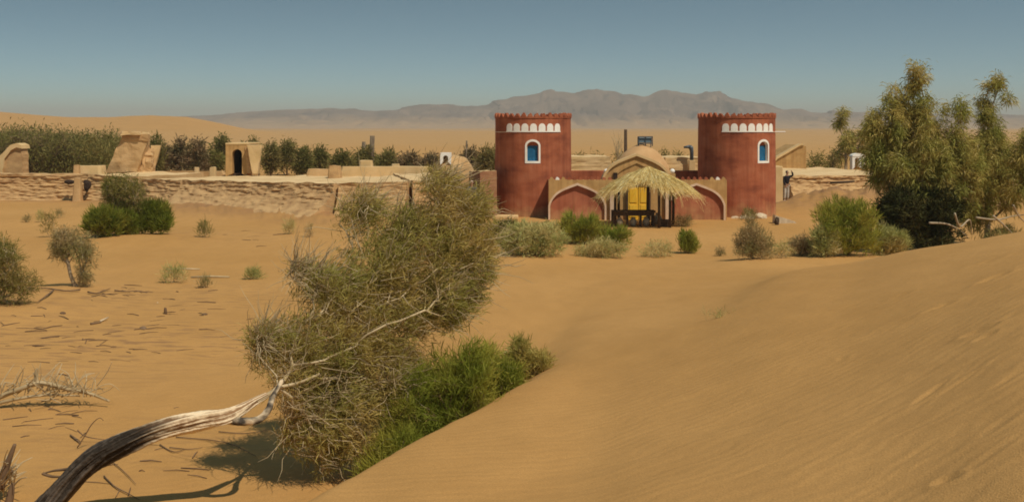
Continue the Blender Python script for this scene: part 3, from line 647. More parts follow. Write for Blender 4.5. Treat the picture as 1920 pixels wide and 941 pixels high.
# ------------------------------------------------------------------ round towers
def arc_panel(cx, cy_, r0, r1, a0, a1, shape, n=14):
    """panel bent round a cylinder: shape(t in 0..1)->(zlow,zhigh); angle measured from -y to +x"""
    vs_ = []
    for i in range(n + 1):
        t = i / n; a_ = a0 + (a1 - a0) * t; zl, zh = shape(t)
        for r in (r1, r0):
            for z in (zl, zh): vs_.append((cx + r * math.sin(a_), cy_ - r * math.cos(a_), z))
    fs = []
    for i in range(n):
        b, c = i * 4, (i + 1) * 4
        fs += [(b, c, c + 1, b + 1), (b + 2, b + 3, c + 3, c + 2), (b + 1, c + 1, c + 3, b + 3), (b, b + 2, c + 2, c)]
    fs += [(0, 1, 3, 2), (n * 4, n * 4 + 2, n * 4 + 3, n * 4 + 1)]
    return vs_, fs
def tower(cx, label, niche_mid, win_ang, ledge, proto=None):
    cy_, r, H = 53.95, 1.86, 4.78
    t = empty('round_tower', (cx, cy_, 0), label, 'tower', 'red brown round towers')
    seg = 120; vs_ = []; fs = []; zs = np.concatenate([np.linspace(-.3, H, 44)])
    wa0, wa1 = win_ang - R(9.2), win_ang + R(9.2); wz0, wz1, wsp = 2.64, 3.62, 3.36
    for k, z in enumerate(zs):
        for i in range(seg):
            a_ = 2 * PI * i / seg; rr = r * (1 + .012 * (1 - z / H))
            rr += .012 * float(vn(np.array(a_ * 5.), np.array(z * 1.5), s=int(cx * 3)))
            vs_.append((cx + rr * math.sin(a_), cy_ - rr * math.cos(a_), z))
    for k in range(len(zs) - 1):
        zm = (zs[k] + zs[k + 1]) / 2
        for i in range(seg):
            am = 2 * PI * (i + .5) / seg; da = (am - win_ang + PI) % (2 * PI) - PI
            hw = R(9.0) if zm < wsp else R(9.0) * math.sqrt(max(0, 1 - ((zm - wsp) / (wz1 - wsp)) ** 2))
            if wz0 < zm < wz1 and abs(da) < hw: continue
            j = (i + 1) % seg; fs.append((k * seg + i, k * seg + j, (k + 1) * seg + j, (k + 1) * seg + i))
    # inner lining, top rim and floor
    b = len(vs_); ri = r - .22
    for z in (H, -.3):
        for i in range(seg):
            a_ = 2 * PI * i / seg; vs_.append((cx + ri * math.sin(a_), cy_ - ri * math.cos(a_), z))
    for i in range(seg):
        j = (i + 1) % seg; k = len(zs) - 1
        fs.append((k * seg + i, k * seg + j, b + j, b + i))
        fs.append((b + i, b + j, b + seg + j, b + seg + i))
    np_mesh('wall', vs_, fs, M['terracotta'], t, smooth=True)
    MB().lathe((cx, cy_, 4.2), [(ri + .01, 0), (ri + .01, .08)], 60).build('roof', M['mudred'], t)
    # battlement: stepped pointed merlons with a slanting tooth
    n = 36; first = None
    rng = random.Random(int(cx * 10))
    for i in range(n):
        a_ = 2 * PI * (i + .5) / n; w = .115; h = .20
        poly = [(-w, 0), (w, 0), (w * .95, .045), (w * .3, h * .92), (-w * .1, h), (-w * .55, h * .72), (-w, .06)]
        if first is None:
            mb = MB(); mb.prism(poly, -.02, .14)
            o = mb.build('merlon', M['terracotta']); first = o; me = o.data
        else:
            o = bpy.data.objects.new('merlon', me); C.objects.link(o)
        o.parent = t; o.location = ((r + .012) * math.sin(a_), -(r + .012) * math.cos(a_), H - .012)
        o.rotation_euler = (0, rng.uniform(-.06, .06), a_); o.scale = (1, 1, rng.uniform(.82, 1.08))
    # narrow projecting string course under the merlons
    v_, f_ = arc_panel(cx, cy_, r - .02, r + .028, 0, 2 * PI - .001, lambda q: (H - .07, H - .02), 90); MB().add(v_, f_).build('string_course', M['terracotta'], t)
    # seven white niches
    for i in range(7):
        ac = niche_mid + R((i - 3) * 12.6); hw = R(5.1)
        sh = lambda q: (4.10, 4.30 + .155 * max(0, 1 - abs(2 * q - 1) ** 2.2) ** .6)
        v_, f_ = arc_panel(cx, cy_, r - .05, r + .022, ac - hw, ac + hw, sh, 10); MB().add(v_, f_).build('niche_panel', M['white'], t)
    v_, f_ = arc_panel(cx, cy_, r - .05, r + .035, niche_mid - R(43.5), niche_mid + R(43.5), lambda q: (4.045, 4.097), 40); MB().add(v_, f_).build('white_ledge', M['white'], t)
    v_, f_ = arc_panel(cx, cy_, r - .05, r + .03, ledge[0], ledge[1], lambda q: (4.03, 4.065), 30); MB().add(v_, f_).build('thin_ledge', M['trim'], t)
    # window
    rw = r + .028
    def hwz(z, wo, z0, z1, sp): return wo if z < sp else wo * math.sqrt(max(0, 1 - ((z - sp) / (z1 - sp)) ** 2))
    fv = []; N = 18
    def loop(w_, z0, z1, sp):
        pts = [(-w_ + 2 * w_ * k / 8, z0) for k in range(9)]
        for k in range(13):
            q = PI * k / 12; pts.append((w_ * math.cos(q), sp + (z1 - sp) * math.sin(q)))
        return pts
    def onc(a_, z, rad): return (cx + rad * math.sin(win_ang + a_), cy_ - rad * math.cos(win_ang + a_), z)
    out = loop(R(11.2), 2.57, 3.70, 3.40); inn = loop(R(8.6), 2.67, 3.60, 3.38); m = len(out)
    vs2 = [onc(a_, z, rw) for a_, z in out] + [onc(a_, z, rw) for a_, z in inn] + [onc(a_, z, r - .2) for a_, z in inn] + [onc(a_, z, r - .03) for a_, z in out]
    fs2 = []
    for i in range(m):
        j = (i + 1) % m
        fs2 += [(i, j, m + j, m + i), (m + i, m + j, 2 * m + j, 2 * m + i), (i, 3 * m + i, 3 * m + j, j)]
    w_ = np_mesh('window', vs2, fs2, M['white'], t, smooth=False)
    inn2 = loop(R(8.6), 2.66, 3.40, 3.36)
    v_, f_ = arc_panel(cx, cy_, r - .19, r - .13, win_ang - R(8.5), win_ang + R(8.5), lambda q: (2.66, 3.40), 6); MB().add(v_, f_).build('shutter', M['blue'], w_)
    v_, f_ = arc_panel(cx, cy_, r - .19, r - .15, win_ang - R(8.5), win_ang + R(8.5), lambda q: (3.40, 3.60), 6); MB().add(v_, f_).build('arch_infill', M['terracotta'], w_)
    return t
T1 = tower(1.035, 'left red brown round tower with battlements, its blue arched window near the middle', R(-.5), R(-1.6), (R(-100), R(-43)))
T2 = tower(11.03, 'right red brown round tower with battlements, its blue arched window turned to the right', R(10.5), R(31.4), (R(53), R(100)))
MB().tube([(12.7, 53.3, 4.05), (13.25, 53.2, 4.05)], .03, 8).build('rain_spout', M['white'], T2)
MB().box(-.85, .30, 51.55, 52.35, -.2, .13).build('plinth', M['dune_cream'], T1, bevel=.03)

# ------------------------------------------------------------------ gate wall
gw = empty('gate_wall', (5.82, 50.9, 0), 'ochre gate wall with two large red brown pointed arch panels, joining the two round towers', 'gate wall')
WX0, WX1, WZ = 1.70, 9.96, 1.84
def ogee(cx, hw, z0, sp, ap, n=14):
    """pointed four-centred arch outline from lower right over the apex to lower left"""
    pts = [(cx + hw, z0)]
    for s_ in (1, -1):
        seq = []
        for k in range(n + 1):
            u = (k / n) ** 1.8; x = hw * (1 - u)
            seq.append((cx + s_ * x, sp + (ap - sp) * (.52 * (1 - (1 - u) ** 5) ** .7 + .48 * u)))
        if s_ == -1: seq = seq[::-1][1:]
        pts += seq
    pts.append((cx - hw, z0)); return pts
arches = ((3.03, 1.27), (8.55, 1.27))
# wall face with two arched recesses: built as a frame with deep openings, panels set back
bm = bmesh.new()
segs = []
poly = [(WX0, WZ), (WX0, 0)]
for cx, hw in arches:
    poly += ogee(cx, hw, 0, .62, 1.60)[::-1]
poly += [(WX1, 0), (WX1, WZ)]
poly = poly[::-1]
f = [bm.verts.new((x, 50.9, z)) for x, z in poly]; face = bm.faces.new(f)
r = bmesh.ops.extrude_face_region(bm, geom=[face]); bmesh.ops.translate(bm, verts=[g for g in r['geom'] if isinstance(g, bmesh.types.BMVert)], vec=(0, .32, 0))
bmesh.ops.recalc_face_normals(bm, faces=bm.faces[:]); bm.verts.index_update()
np_mesh('wall', [tuple(v.co) for v in bm.verts], [[v.index for v in q.verts] for q in bm.faces], M['ochre'], gw, smooth=False); bm.free()
for cx, hw in arches:
    MB().box(cx - hw - .05, cx + hw + .05, 51.0, 51.2, -.2, 1.66).build('arch_panel', M['terrpanel'], gw)
    o_, i_ = ogee(cx, hw + .075, -.1, .64, 1.70), ogee(cx, hw - .01, -.1, .62, 1.59); m = len(o_)
    vs_ = [(x, 50.86, z) for x, z in o_] + [(x, 50.86, z) for x, z in i_] + [(x, 50.97, z) for x, z in o_] + [(x, 50.97, z) for x, z in i_]
    fs = []
    for i in range(m - 1):
        fs += [(i, i + 1, m + i + 1, m + i), (2 * m + i, 3 * m + i, 3 * m + i + 1, 2 * m + i + 1), (i, 2 * m + i, 2 * m + i + 1, i + 1), (m + i, m + i + 1, 3 * m + i + 1, 3 * m + i)]
    MB().add(vs_, fs).build('arch_trim', M['trim'], gw)
MB().box(WX0, WX0 + .3, 51.23, 53.4, -.2, WZ - .02).build('return_wall', M['terracotta'], gw)
MB().box(WX1 - .3, WX1, 51.23, 53.4, -.2, WZ - .02).build('return_wall', M['terracotta'], gw)
rng = random.Random(4)
for side in (0, 1):
    for k in range(11):
        x = WX0 + .14 + k * .27 if side == 0 else WX1 - .14 - k * .27
        z = WZ - .006 ; w = .085
        MB().prism([(x - w, z), (x + w, z), (x + w, z + .07), (x + .02, z + .13 + rng.random() * .02), (x - .04, z + .13), (x - w, z + .06)], 50.93, 51.07).build('merlon', M['white'] if k in (1, ) else M['ochre'] if k < 3 else M['terracotta'], gw)
for px in (1148, 1252):
    x = (px - 960) / F * 50.7; MB().box(x - .1, x + .1, 50.72, 50.898, -.2, 1.35).build('pilaster', M['trim'], gw, bevel=.01)
# portal
pc = 5.82
pt = ogee(pc, 1.62, 1.3, 1.75, 2.98)
MB().prism(pt, 51.3, 51.75).build('portal', M['ochre'], gw)
o_, i_ = ogee(pc, 1.64, 1.75, 1.80, 3.05), ogee(pc, 1.56, 1.75, 1.72, 2.94); m = len(o_)
vs_ = [(x, 51.2, z) for x, z in o_] + [(x, 51.2, z) for x, z in i_] + [(x, 51.8, z) for x, z in o_] + [(x, 51.28, z) for x, z in i_]
fs = []
for i in range(m - 1):
    fs += [(i, i + 1, m + i + 1, m + i), (i, 2 * m + i, 2 * m + i + 1, i + 1), (m + i, m + i + 1, 3 * m + i + 1, 3 * m + i)]
MB().add(vs_, fs).build('portal_trim', M['dune_cream'], gw)
o_, i_ = ogee(pc, 1.22, 1.4, 1.6, 2.70), ogee(pc, 1.15, 1.4, 1.55, 2.60); m = len(o_)
vs_ = [(x, 51.24, z) for x, z in o_] + [(x, 51.24, z) for x, z in i_] + [(x, 51.3, z) for x, z in o_] + [(x, 51.3, z) for x, z in i_]
MB().add(vs_, [(i, i + 1, m + i + 1, m + i) for i in range(m - 1)] + [(i, 2 * m + i, 2 * m + i + 1, i + 1) for i in range(m - 1)]).build('portal_recess', M['ochre'], gw)
for px in (1137, 1261):
    x = (px - 960) / F * 51.3; MB().lathe((x, 51.35, 2.12), [(.02, 0), (.09, .03), (.12, .11), (.09, .19), (.02, .22)], 14).build('knob', M['white'], gw, True)
    MB().box(x - .13, x + .13, 51.24, 51.5, 1.5, 2.12).build('knob_pier', M['ochre'], gw)
x = (1154 - 960) / F * 51.2; MB().box(x - .09, x + .09, 51.17, 51.29, 1.82, 2.16).build('spout_shade_box', M['holeshade'], gw)
for px in (1187, 1207):
    x = (px - 960) / F * 50.8
    df = MB().box(x - .235, x + .235, 50.78, 50.86, 0, 1.56).build('door', M['yellow'], gw, bevel=.008)
    for z0, z1 in ((.12, .7), (.8, 1.44)):
        MB().box(x - .16, x + .16, 50.755, 50.782, z0, z1).build('door_panel', M['yellow'], df, bevel=.008)
x = (1197 - 960) / F * 50.8
MB().box(x - .56, x - .475, 50.74, 50.9, 0, 1.68).box(x + .475, x + .56, 50.74, 50.9, 0, 1.68).box(x - .475, x + .475, 50.74, 50.9, 1.575, 1.68).build('door_frame', M['oldwood'], gw)

# courtyard buildings behind
d0 = 56.6; c = P(1212, 298, d0 + 0)
dh = empty('domed_hall', (c[0], d0, 0), 'smooth peach dome of the hall rising behind the gate portal', 'building')
prof = [(1.45, -2.6), (1.45, -.25)] + [(1.42 * (1 - u) + .02, -.25 + 1.22 * (.35 * (1 - (1 - u) ** 4) + .65 * u ** .85 * (1 + .25 * u * (1 - u)))) for u in np.linspace(.02, 1, 16) ** 1.4]
MB().lathe((c[0] - .1, d0 + 1.4, 2.45), prof, 40).build('dome', M['peach'], dh, True)
c2 = P(1209, 272, d0 + 1.4)
sp_ = empty('rooftop_tank', (c2[0], d0 + 1.4, c2[2]), 'grey blue boxy water cooler on a dark frame on top of the peach dome', 'water cooler')
MB().box(c2[0] - .33, c2[0] - .02, 57.75, 58.2, c2[2] + .12, c2[2] + .40).box(c2[0] + .02, c2[0] + .33, 57.75, 58.2, c2[2] + .12, c2[2] + .40).build('panel', M['glassgrey'], sp_, bevel=.02)
fr = MB()
for sx in (-.36, 0, .36): fr.box(c2[0] + sx - .025, c2[0] + sx + .025, 57.70, 57.745, c2[2] - .06, c2[2] + .44)
fr.box(c2[0] - .385, c2[0] + .385, 57.66, 57.70, c2[2] + .41, c2[2] + .46); fr.box(c2[0] - .385, c2[0] + .385, 57.66, 57.70, c2[2] + .06, c2[2] + .11)
fr.box(c2[0] - .36, c2[0] - .32, 58.2, 58.24, c2[2] - .2, c2[2] + .44).box(c2[0] + .32, c2[0] + .36, 58.2, 58.24, c2[2] - .2, c2[2] + .44)
fr.build('frame', M['metal'], sp_)
# pipe
c3 = P(1297, 300, 58)
sv = empty('stove_pipe', (c3[0], 58, c3[2]), 'dark stove pipe with a bent top on the roof left of the right round tower', 'chimney pipe')
MB().tube([(c3[0], 58, c3[2] - .3), (c3[0], 58, c3[2] + .45), (c3[0] - .03, 58, c3[2] + .62), (c3[0] - .12, 58, c3[2] + .7)], [.1, .1, .12, .12], 12).build('pipe', M['metal'], sv, True)
MB().tube([(c3[0] - .1, 58, c3[2] + .70), (c3[0] - .42, 58, c3[2] + .66)], [.10, .05], 10).build('cowl', M['metal'], sv, True)
MB().box(c3[0] - .16, c3[0] + .16, 57.85, 58.15, c3[2] - .6, c3[2] - .02).build('base', M['dune_cream'], sv, bevel=.02)
def wallbox(name, label, cat, px0, px1, ytop, d, dp, mt, cap=None, zb=-.2, kind=None):
    x0 = (px0 - 960) / F * d; x1 = (px1 - 960) / F * d; z = EYE - (ytop - HOR) / F * d
    r = empty(name, ((x0 + x1) / 2, d, 0), label, cat)
    MB().box(x0, x1, d, d + dp, zb, z).build('wall', mt, r, bevel=.04)
    if cap: MB().box(x0 - .02, x1 + .02, d - .03, d + .35, z - .005, z + .08).build('coping', cap, r, bevel=.03)
    return r
mudblock('courtyard_house', 'cream flat roofed house between the left round tower and the peach dome', 'house', (2.6, 60.2), (5.4, 60.2), 2.62, 2.62, 5, M['dune_cream'], M['mudroof'], .03, seed=31, slump=.05)
wallbox('courtyard_wall', 'red brown low courtyard wall seen between the left round tower and the portal', 'wall', 1068, 1150, 320, 55.5, .3, M['terracotta'])
mudblock('courtyard_house', 'peach coloured flat roofed house between the peach dome and the right round tower', 'house', (8.15, 58.3), (10.2, 58.3), 2.66, 2.66, 4, M['dune_cream'], M['mudroof'], .03, seed=33, slump=.05)
wallbox('courtyard_wall', 'red brown low courtyard wall between the portal and the right round tower', 'wall', 1262, 1318, 320, 55.2, .3, M['terracotta'])

# right side village
vt = slab('vaulted_house', 'tall ochre gable with a thin light sloping edge, right of the right round tower', 'house', [(1435, 345), (1440, 308), (1456, 297), (1480, 283), (1500, 272), (1511, 274), (1512, 345)], 76, 4, M['ochre'], rough=.04)
e1 = slab('sloping_edge', None, None, [(1450, 303), (1456, 294.5), (1480, 280.5), (1500, 270), (1510, 270), (1500, 273.5), (1482, 284), (1458, 298), (1453, 304)], 75.85, .6, M['dune_cream'], rough=.01); 
e1.parent = vt
mudblock('mud_house', 'long mud house with cream roof and crumbling front, right of the person in black', 'house', (16.2, 64.2), (24, 65.5), 1.42, 1.42, 13, M['mudbrick'], M['mudroof'], .18, seed=41, group=RG, slump=1.2)
mudblock('mud_house', 'mud house seen behind the big right hand tree, brown crumbling front', 'house', (24.3, 65), (40, 62), 1.45, 1.6, 9, M['mudbrick'], M['mudroof'], .2, seed=42, group=RG, slump=1.2)
wallbox('boundary_wall', 'short cream wall stub right of the right tower, behind the person in black', 'wall', 1448, 1468, 312, 62, 1.2, M['dune_cream'])
cwh = P(1610, 306, 84)
wh = empty('white_hut', (cwh[0], 84, 1.4), 'small whitewashed hut with an arched roof and dark opening, beside the big right hand tree', 'hut')
arch_wall('wall', cwh[0] - .48, cwh[0] + .48, cwh[2] + .55, cwh[0] - .12, .17, cwh[2] + .42, 84, 84.6, M['white'], wh, z0=cwh[2] - .5, bottom=cwh[2] - .3)
MB().box(cwh[0] - .45, cwh[0] + .45, 84.6, 84.75, cwh[2] - .5, cwh[2] + .5).build('back_wall', M['mudbrick'], wh)
vr = [(cwh[0] - .5 + .0, cwh[2] + .5)] + [(cwh[0] - .5 * math.cos(q), cwh[2] + .5 + .24 * math.sin(q)) for q in np.linspace(.05, PI - .05, 9)] + [(cwh[0] + .5, cwh[2] + .5)]
MB().prism(vr[::-1], 83.97, 84.8).build('roof', M['white'], wh)

# ------------------------------------------------------------------ thatched shelter
TX, TY = 5.93, 47.9
ts = empty('thatched_shelter', (TX, TY, 0), 'round shelter with a shaggy yellow straw roof on dark posts, in front of the gate', 'shelter')
rs = np.random.RandomState(5)
def roof_z(r): return 2.50 - .36 * r - .045 * r * r
MB().lathe((TX, TY, 0), [(1.2, roof_z(1.2) - .12), (.9, roof_z(.9) - .10), (.3, roof_z(.3) - .08), (.02, roof_z(0) - .06)], 30).build('roof_cone', M['oldwood'], ts)
def straws(n, r0a, r0b, la, lb, lift, wd):
    a_ = rs.rand(n) * 2 * PI; r0 = r0a + (r0b - r0a) * rs.rand(n); tw = rs.randn(n) * .09
    gap = np.exp(-(((a_ + .22 + PI) % (2 * PI) - PI) / .42) ** 2); side = .86 + .2 * np.abs(np.sin(a_)) + .10 * np.sin(a_ * 5 + 1) + .05 * np.sin(a_ * 13)
    L = (la + (lb - la) * rs.rand(n)) * side * (1 - .42 * gap); r0 = r0 * (1 - .30 * gap)
    V = np.zeros((n, 8, 3)); a2 = a_ + tw
    for k, q in enumerate((0, .4, .75, 1)):
        rad = r0 + L * q * .9; z = np.array([roof_z(v) for v in rad]) + lift + rs.randn(n) * .03 - np.maximum(0, rad - 1.5) ** 2 * .42 * (.1 + rs.rand(n))
        aa = a_ + (a2 - a_) * q; w = wd * (1 - .6 * q)
        cxx = TX + rad * np.sin(aa); cyy = TY - rad * np.cos(aa)
        tx, ty = np.cos(aa) * w, np.sin(aa) * w; tz = rs.randn(n) * w * .5
        V[:, 2 * k] = np.stack([cxx - tx, cyy - ty, z - tz], 1); V[:, 2 * k + 1] = np.stack([cxx + tx, cyy + ty, z + tz], 1)
    base = np.arange(n)[:, None] * 8
    Fc = np.concatenate([base + np.array([[0, 1, 3, 2]]), base + np.array([[2, 3, 5, 4]]), base + np.array([[4, 5, 7, 6]])])
    return V.reshape(-1, 3), Fc, np.tile(rs.rand(n), 3)
Vs, Fs, Ts = [], [], []; off = 0
for args in ((2400, 0, .5, .9, 1.6, .03, .013), (2600, .4, 1.2, .6, 1.3, .015, .013), (2000, 1.0, 1.55, .4, 1.05, -.01, .011), (520, 1.2, 1.65, .6, 1.2, -.03, .010)):
    v_, f_, t_ = straws(*args); Vs.append(v_); Fs.append(f_ + off); Ts.append(t_); off += len(v_)
np_mesh('thatched_roof', np.concatenate(Vs), np.concatenate(Fs), M['straw'], ts, False, rnd=np.concatenate(Ts))
for dx, dy in ((-1.45, -.35), (.33, -1.15), (.82, -.95), (-1.2, .7), (1.2, .7)):
    MB().tube([(TX + dx, TY + dy, -.1), (TX + dx * 1.01, TY + dy, .8), (TX + dx, TY + dy, roof_z(math.hypot(dx, dy)) - .1)], [.065, .06, .055], 8).build('post', M['oldwood'], ts, True)
MB().tube([(TX, TY, .0), (TX, TY, 2.3)], [.08, .06], 8).build('post', M['oldwood'], ts, True)
# bench table under it
tb = empty('serving_table', (5.2, 47.7, 0), 'long dark rough wooden table under the straw roof', 'table')
MB().box(4.33, 6.2, 47.35, 48.0, .60, .68).build('tabletop', M['oldwood'], tb, bevel=.01)
MB().box(4.38, 6.15, 47.40, 47.45, .46, .598).build('apron', M['oldwood'], tb)
for x in (4.38, 4.98, 5.55, 6.12):
    MB().box(x - .05, x + .05, 47.4, 47.5, -.1, .458).build('leg', M['oldwood'], tb)
for x in (4.38, 6.12): MB().box(x - .05, x + .05, 47.85, 47.95, -.1, .598).build('leg', M['oldwood'], tb)
def jar(x, y, z, s, label):
    t = empty('clay_jar', (x, y, z), label, 'jar', 'clay jars by the straw shelter')
    MB().lathe((x, y, z), [(.06 * s, 0), (.13 * s, .08 * s), (.16 * s, .2 * s), (.12 * s, .32 * s), (.07 * s, .37 * s)], 16).build('body', M['clay'], t, True)
    MB().lathe((x, y, z), [(.07 * s, .37 * s), (.085 * s, .40 * s), (.085 * s, .42 * s), (.05 * s, .42 * s)], 16).build('rim', M['clay'], t, True)
for x, s, lab in ((4.67, 1.0, 'pale clay jar under the left bay of the dark table'), (5.26, .98, 'pale clay jar under the middle bay of the dark table'), (5.82, 1.0, 'pale clay jar under the right bay of the dark table'),
                  ):
    jar(x, 47.65, gz(x, 47.65) - .01, s, lab)
jar(6.45, 48.6, gz(6.45, 48.6) - .01, 1.25, 'largest pale clay jar, standing right of the dark table')
# dark box counter beside the posts
bc = empty('wood_crate', (6.62, 47.5, 0), 'low dark wooden crate at the right foot of the straw shelter', 'crate')
MB().box(6.36, 6.84, 47.2, 47.6, -.05, .3).build('body', M['oldwood'], bc, bevel=.01)
MB().box(6.34, 6.86, 47.17, 47.197, .05, .12).box(6.34, 6.86, 47.17, 47.197, .2, .27).build('slats', M['oldwood'], bc)

# ------------------------------------------------------------------ people
def skin_fig(name, joints, edges, rad, mt, parent, sub=1):
    me = bpy.data.meshes.new(name); me.from_pydata([tuple(j) for j in joints], edges, []); me.update()
    o = bpy.data.objects.new(name, me); C.objects.link(o); o.parent = parent
    sk = o.modifiers.new('skin', 'SKIN'); sk.use_smooth_shade = True
    for i, r in enumerate(rad):
        v = me.skin_vertices[0].data[i]; v.radius = (r, r) if np.isscalar(r) else r; v.use_root = (i == 0)
    s = o.modifiers.new('sub', 'SUBSURF'); s.levels = sub; s.render_levels = sub
    me.materials.append(mt); return o
def person(loc, rz, label, top, legs, headwear, raise_arm=False, lean=0):
    t = empty('person', loc, label, 'person'); t.rotation_euler = (0, 0, rz)
    L = lean
    J = [(0, 0, .95), (0, L * .3, 1.15), (0, L * .7, 1.38), (0, L, 1.50), (0, L * 1.15, 1.58), (0, L * 1.2 - .01, 1.68), (0, L * 1.2, 1.76)]
    rad = [.13, .125, .13, .075, .055, .085, .07]
    E = [(0, 1), (1, 2), (2, 3), (3, 4), (4, 5), (5, 6)]
    def add(p, r, par): J.append(p); rad.append(r); E.append((par, len(J) - 1)); return len(J) - 1
    arms = {}
    for s in (-1, 1):
        a = add((s * .18, L * .9, 1.42), .06, 2)
        if raise_arm and s == 1:
            b = add((.36, L - .10, 1.50), .048, a); c_ = add((.22, L - .16, 1.72), .036, b)
        else:
            b = add((s * .24, L + .02, 1.14), .048, a); c_ = add((s * .22, L - .12, .92), .036, b)
        h = add(tuple(np.array(J[c_]) + (np.array([0, -.02, -.07]) if not (raise_arm and s == 1) else np.array([-.06, 0, .05]))), .034, c_)
        for k in range(4):
            f1 = add(tuple(np.array(J[h]) + np.array([(k - 1.5) * .018, -.02, -.05 if not (raise_arm and s == 1) else .03])), .009, h)
        add(tuple(np.array(J[h]) + np.array([-s * .04, -.025, -.015])), .010, h); arms[s] = (a, b, c_)
    for s in (-1, 1):
        a = add((s * .09, 0, .88), .095, 0); b = add((s * .11, -.02, .5), .062, a); c_ = add((s * .12, .02, .09), .042, b); add((s * .13, -.13, .04), .04, c_)
    skin_fig('body', J, E, rad, M['skin'], t)
    # garments
    sj = [J[0], J[1], J[2], J[3]]; sr = [.165, .155, .165, .09]; se = [(0, 1), (1, 2), (2, 3)]
    for s in (-1, 1):
        a, b, c_ = arms[s]; n = len(sj); sj += [J[a], J[b], J[c_]]; sr += [.08, .064, .052]; se += [(2, n), (n, n + 1), (n + 1, n + 2)]
    skin_fig('shirt', sj, se, sr, top, t)
    pj = [(0, 0, .98)]; pr = [.15]; pe = []
    for s in (-1, 1):
        n = len(pj); pj += [(s * .09, 0, .86), (s * .11, -.02, .5), (s * .12, .02, .14)]; pr += [.11, .085, .07]; pe += [(0, n), (n, n + 1), (n + 1, n + 2)]
    skin_fig('trousers', pj, pe, pr, legs, t)
    skin_fig('head_cover', [(0, L * 1.2 + .03, 1.60), (0, L * 1.2 + .03, 1.70), (0, L * 1.2 + .01, 1.785)], [(0, 1), (1, 2)], [.07, .10, .085], headwear, t)
    for s in (-1, 1):
        skin_fig('shoe', [(s * .12, .05, .05), (s * .13, -.06, .045), (s * .135, -.17, .035)], [(0, 1), (1, 2)], [.05, .05, .035], M['white'], t)
    # face: eyes, nose, mouth
    f = MB(); yy = L * 1.2 - .095
    for s in (-1, 1): f.lathe((s * .03, yy, 1.69), [(.002, -.007), (.009, 0), (.002, .007)], 8)
    f.build('eyes', M['blackcloth'], t); 
    for o in t.children:
        if o.name.startswith('eyes'): o.data.transform(__import__('mathutils').Matrix.Translation((loc[0], loc[1], loc[2])))
    return t
hp = P(1474, 376, 63.5)
person((hp[0], 63.5, gz(hp[0], 63.5)), .5, 'person in black top and light grey trousers with one arm raised', M['blackcloth'], M['greycloth'], M['blackcloth'], True, -.08)
person(((886 - 960) / F * 51.6, 51.6, 0), -.3, 'person with pale pink headscarf and blue top, half hidden by the leaning tree', M['bluecloth'], M['oldwood'], M['pinkcloth'], False, -.12)

# ------------------------------------------------------------------ stones, planks, stumps
def rock(name, label, cat, loc, s, mt, seed, group=None):
    bm = bmesh.new(); bmesh.ops.create_icosphere(bm, subdivisions=3, radius=1)
    co = np.array([v.co for v in bm.verts]); n = fbm(co[:, 0] * 1.3 + seed, co[:, 1] * 1.3, co[:, 2] * 1.3, o=3, s=seed)
    q = co * (1 + .45 * n[:, None]); q = q * np.array(s) + np.array(loc) + np.array([0, 0, s[2] * .55])
    bm.verts.index_update(); fs = [[v.index for v in f.verts] for f in bm.faces]; bm.free()
    o = np_mesh(name, q, fs, mt, smooth=False); return tag(o, label, cat, group)
for i, (px, s, lab) in enumerate(((1378, .13, 'pale stone at the foot of the right round tower, the left end of the row'), (1395, .17, 'pale stone at the foot of the right round tower, second in the row'), (1409, .12, 'smallest pale stone in the row at the foot of the right round tower'), (1425, .24, 'widest pale stone, at the right end of the row by the right round tower'))):
    x = (px - 960) / F * 51.9; rock('stone', lab, 'stone', (x, 51.9, gz(x, 51.9) - .04), (s * 1.5, s, s * .7), M['stone'], 20 + i, 'pale stones by the right round tower')
sb = hit(1470, 419); slab('plank_heap', 'pale wedge shaped slab lying on the sand to the right of the right round tower', 'slab', [(1453, 421), (1454, 403), (1462, 406), (1490, 415), (1496, 420)], sb[1], .5, M['stone'], seed=2, rough=.03)
rock('dark_stone', 'small dark stone at the thick end of the pale wedge shaped slab', 'stone', (hit(1455, 421)[0], hit(1455, 421)[1] - .15, 0), (.12, .12, .2), M['oldwood'], 3)
for px, h, lab in ((1524, .46, 'charred wooden stump, the taller of the two on the sand before the crumbling front'), (1543, .36, 'charred wooden stump, the shorter of the two on the sand before the crumbling front')):
    d = 62.5; x = (px - 960) / F * d; z = EYE - (381 - HOR) / F * d
    MB().tube([(x, d, z - .5), (x + .02, d, z), (x + .04, d, z + h)], [.17, .16, .12], 10).build('stump', M['oldwood'], smooth=True)
    tag(bpy.context.scene.collection.objects[-1], lab, 'stump', 'charred stumps by the ruin')
rp = MB().tube([P(1556, 343, 63.3), P(1580, 342, 63.2), P(1602, 340, 63.3)], [.06, .07, .05], 8).build('wooden_beam', M['oldwood'], smooth=True); tag(rp, 'dark wooden beam poking from the crumbling brown front, right of the person in black', 'beam')
def holes(px, py, w, h, lab):
    d = 63.2; c = P(px, py, d)
    rock('hole_shade_lump', lab, 'hole', (c[0], d - .05, c[2] - h * .55), (w, .22, h), M['holeshade'], int(px), 'dark lumps as shade of holes in the mud house')  # solid lump in the wall, its dark colour painting the hole's shade
holes(130, 341, .32, .13, 'flat dark lump as shade of a hole in the mud wall, the left one of two below the rounded knob')
holes(164, 347, .22, .30, 'slanting dark lump as shade of a hole in the mud wall, the right one of two below the rounded knob')
for px, py0, py1, d in ((331, 345, 374, 58.8), (628, 352, 391, 50.95), (768, 340, 370, 50.5)):
    pass
lump('mud_buttress', 'small rounded mud buttress between the two dark holes', 'buttress', 146, 63.1, .55, .6, -.2, 1.35, M['mud'], 77, .2, taper=.6)
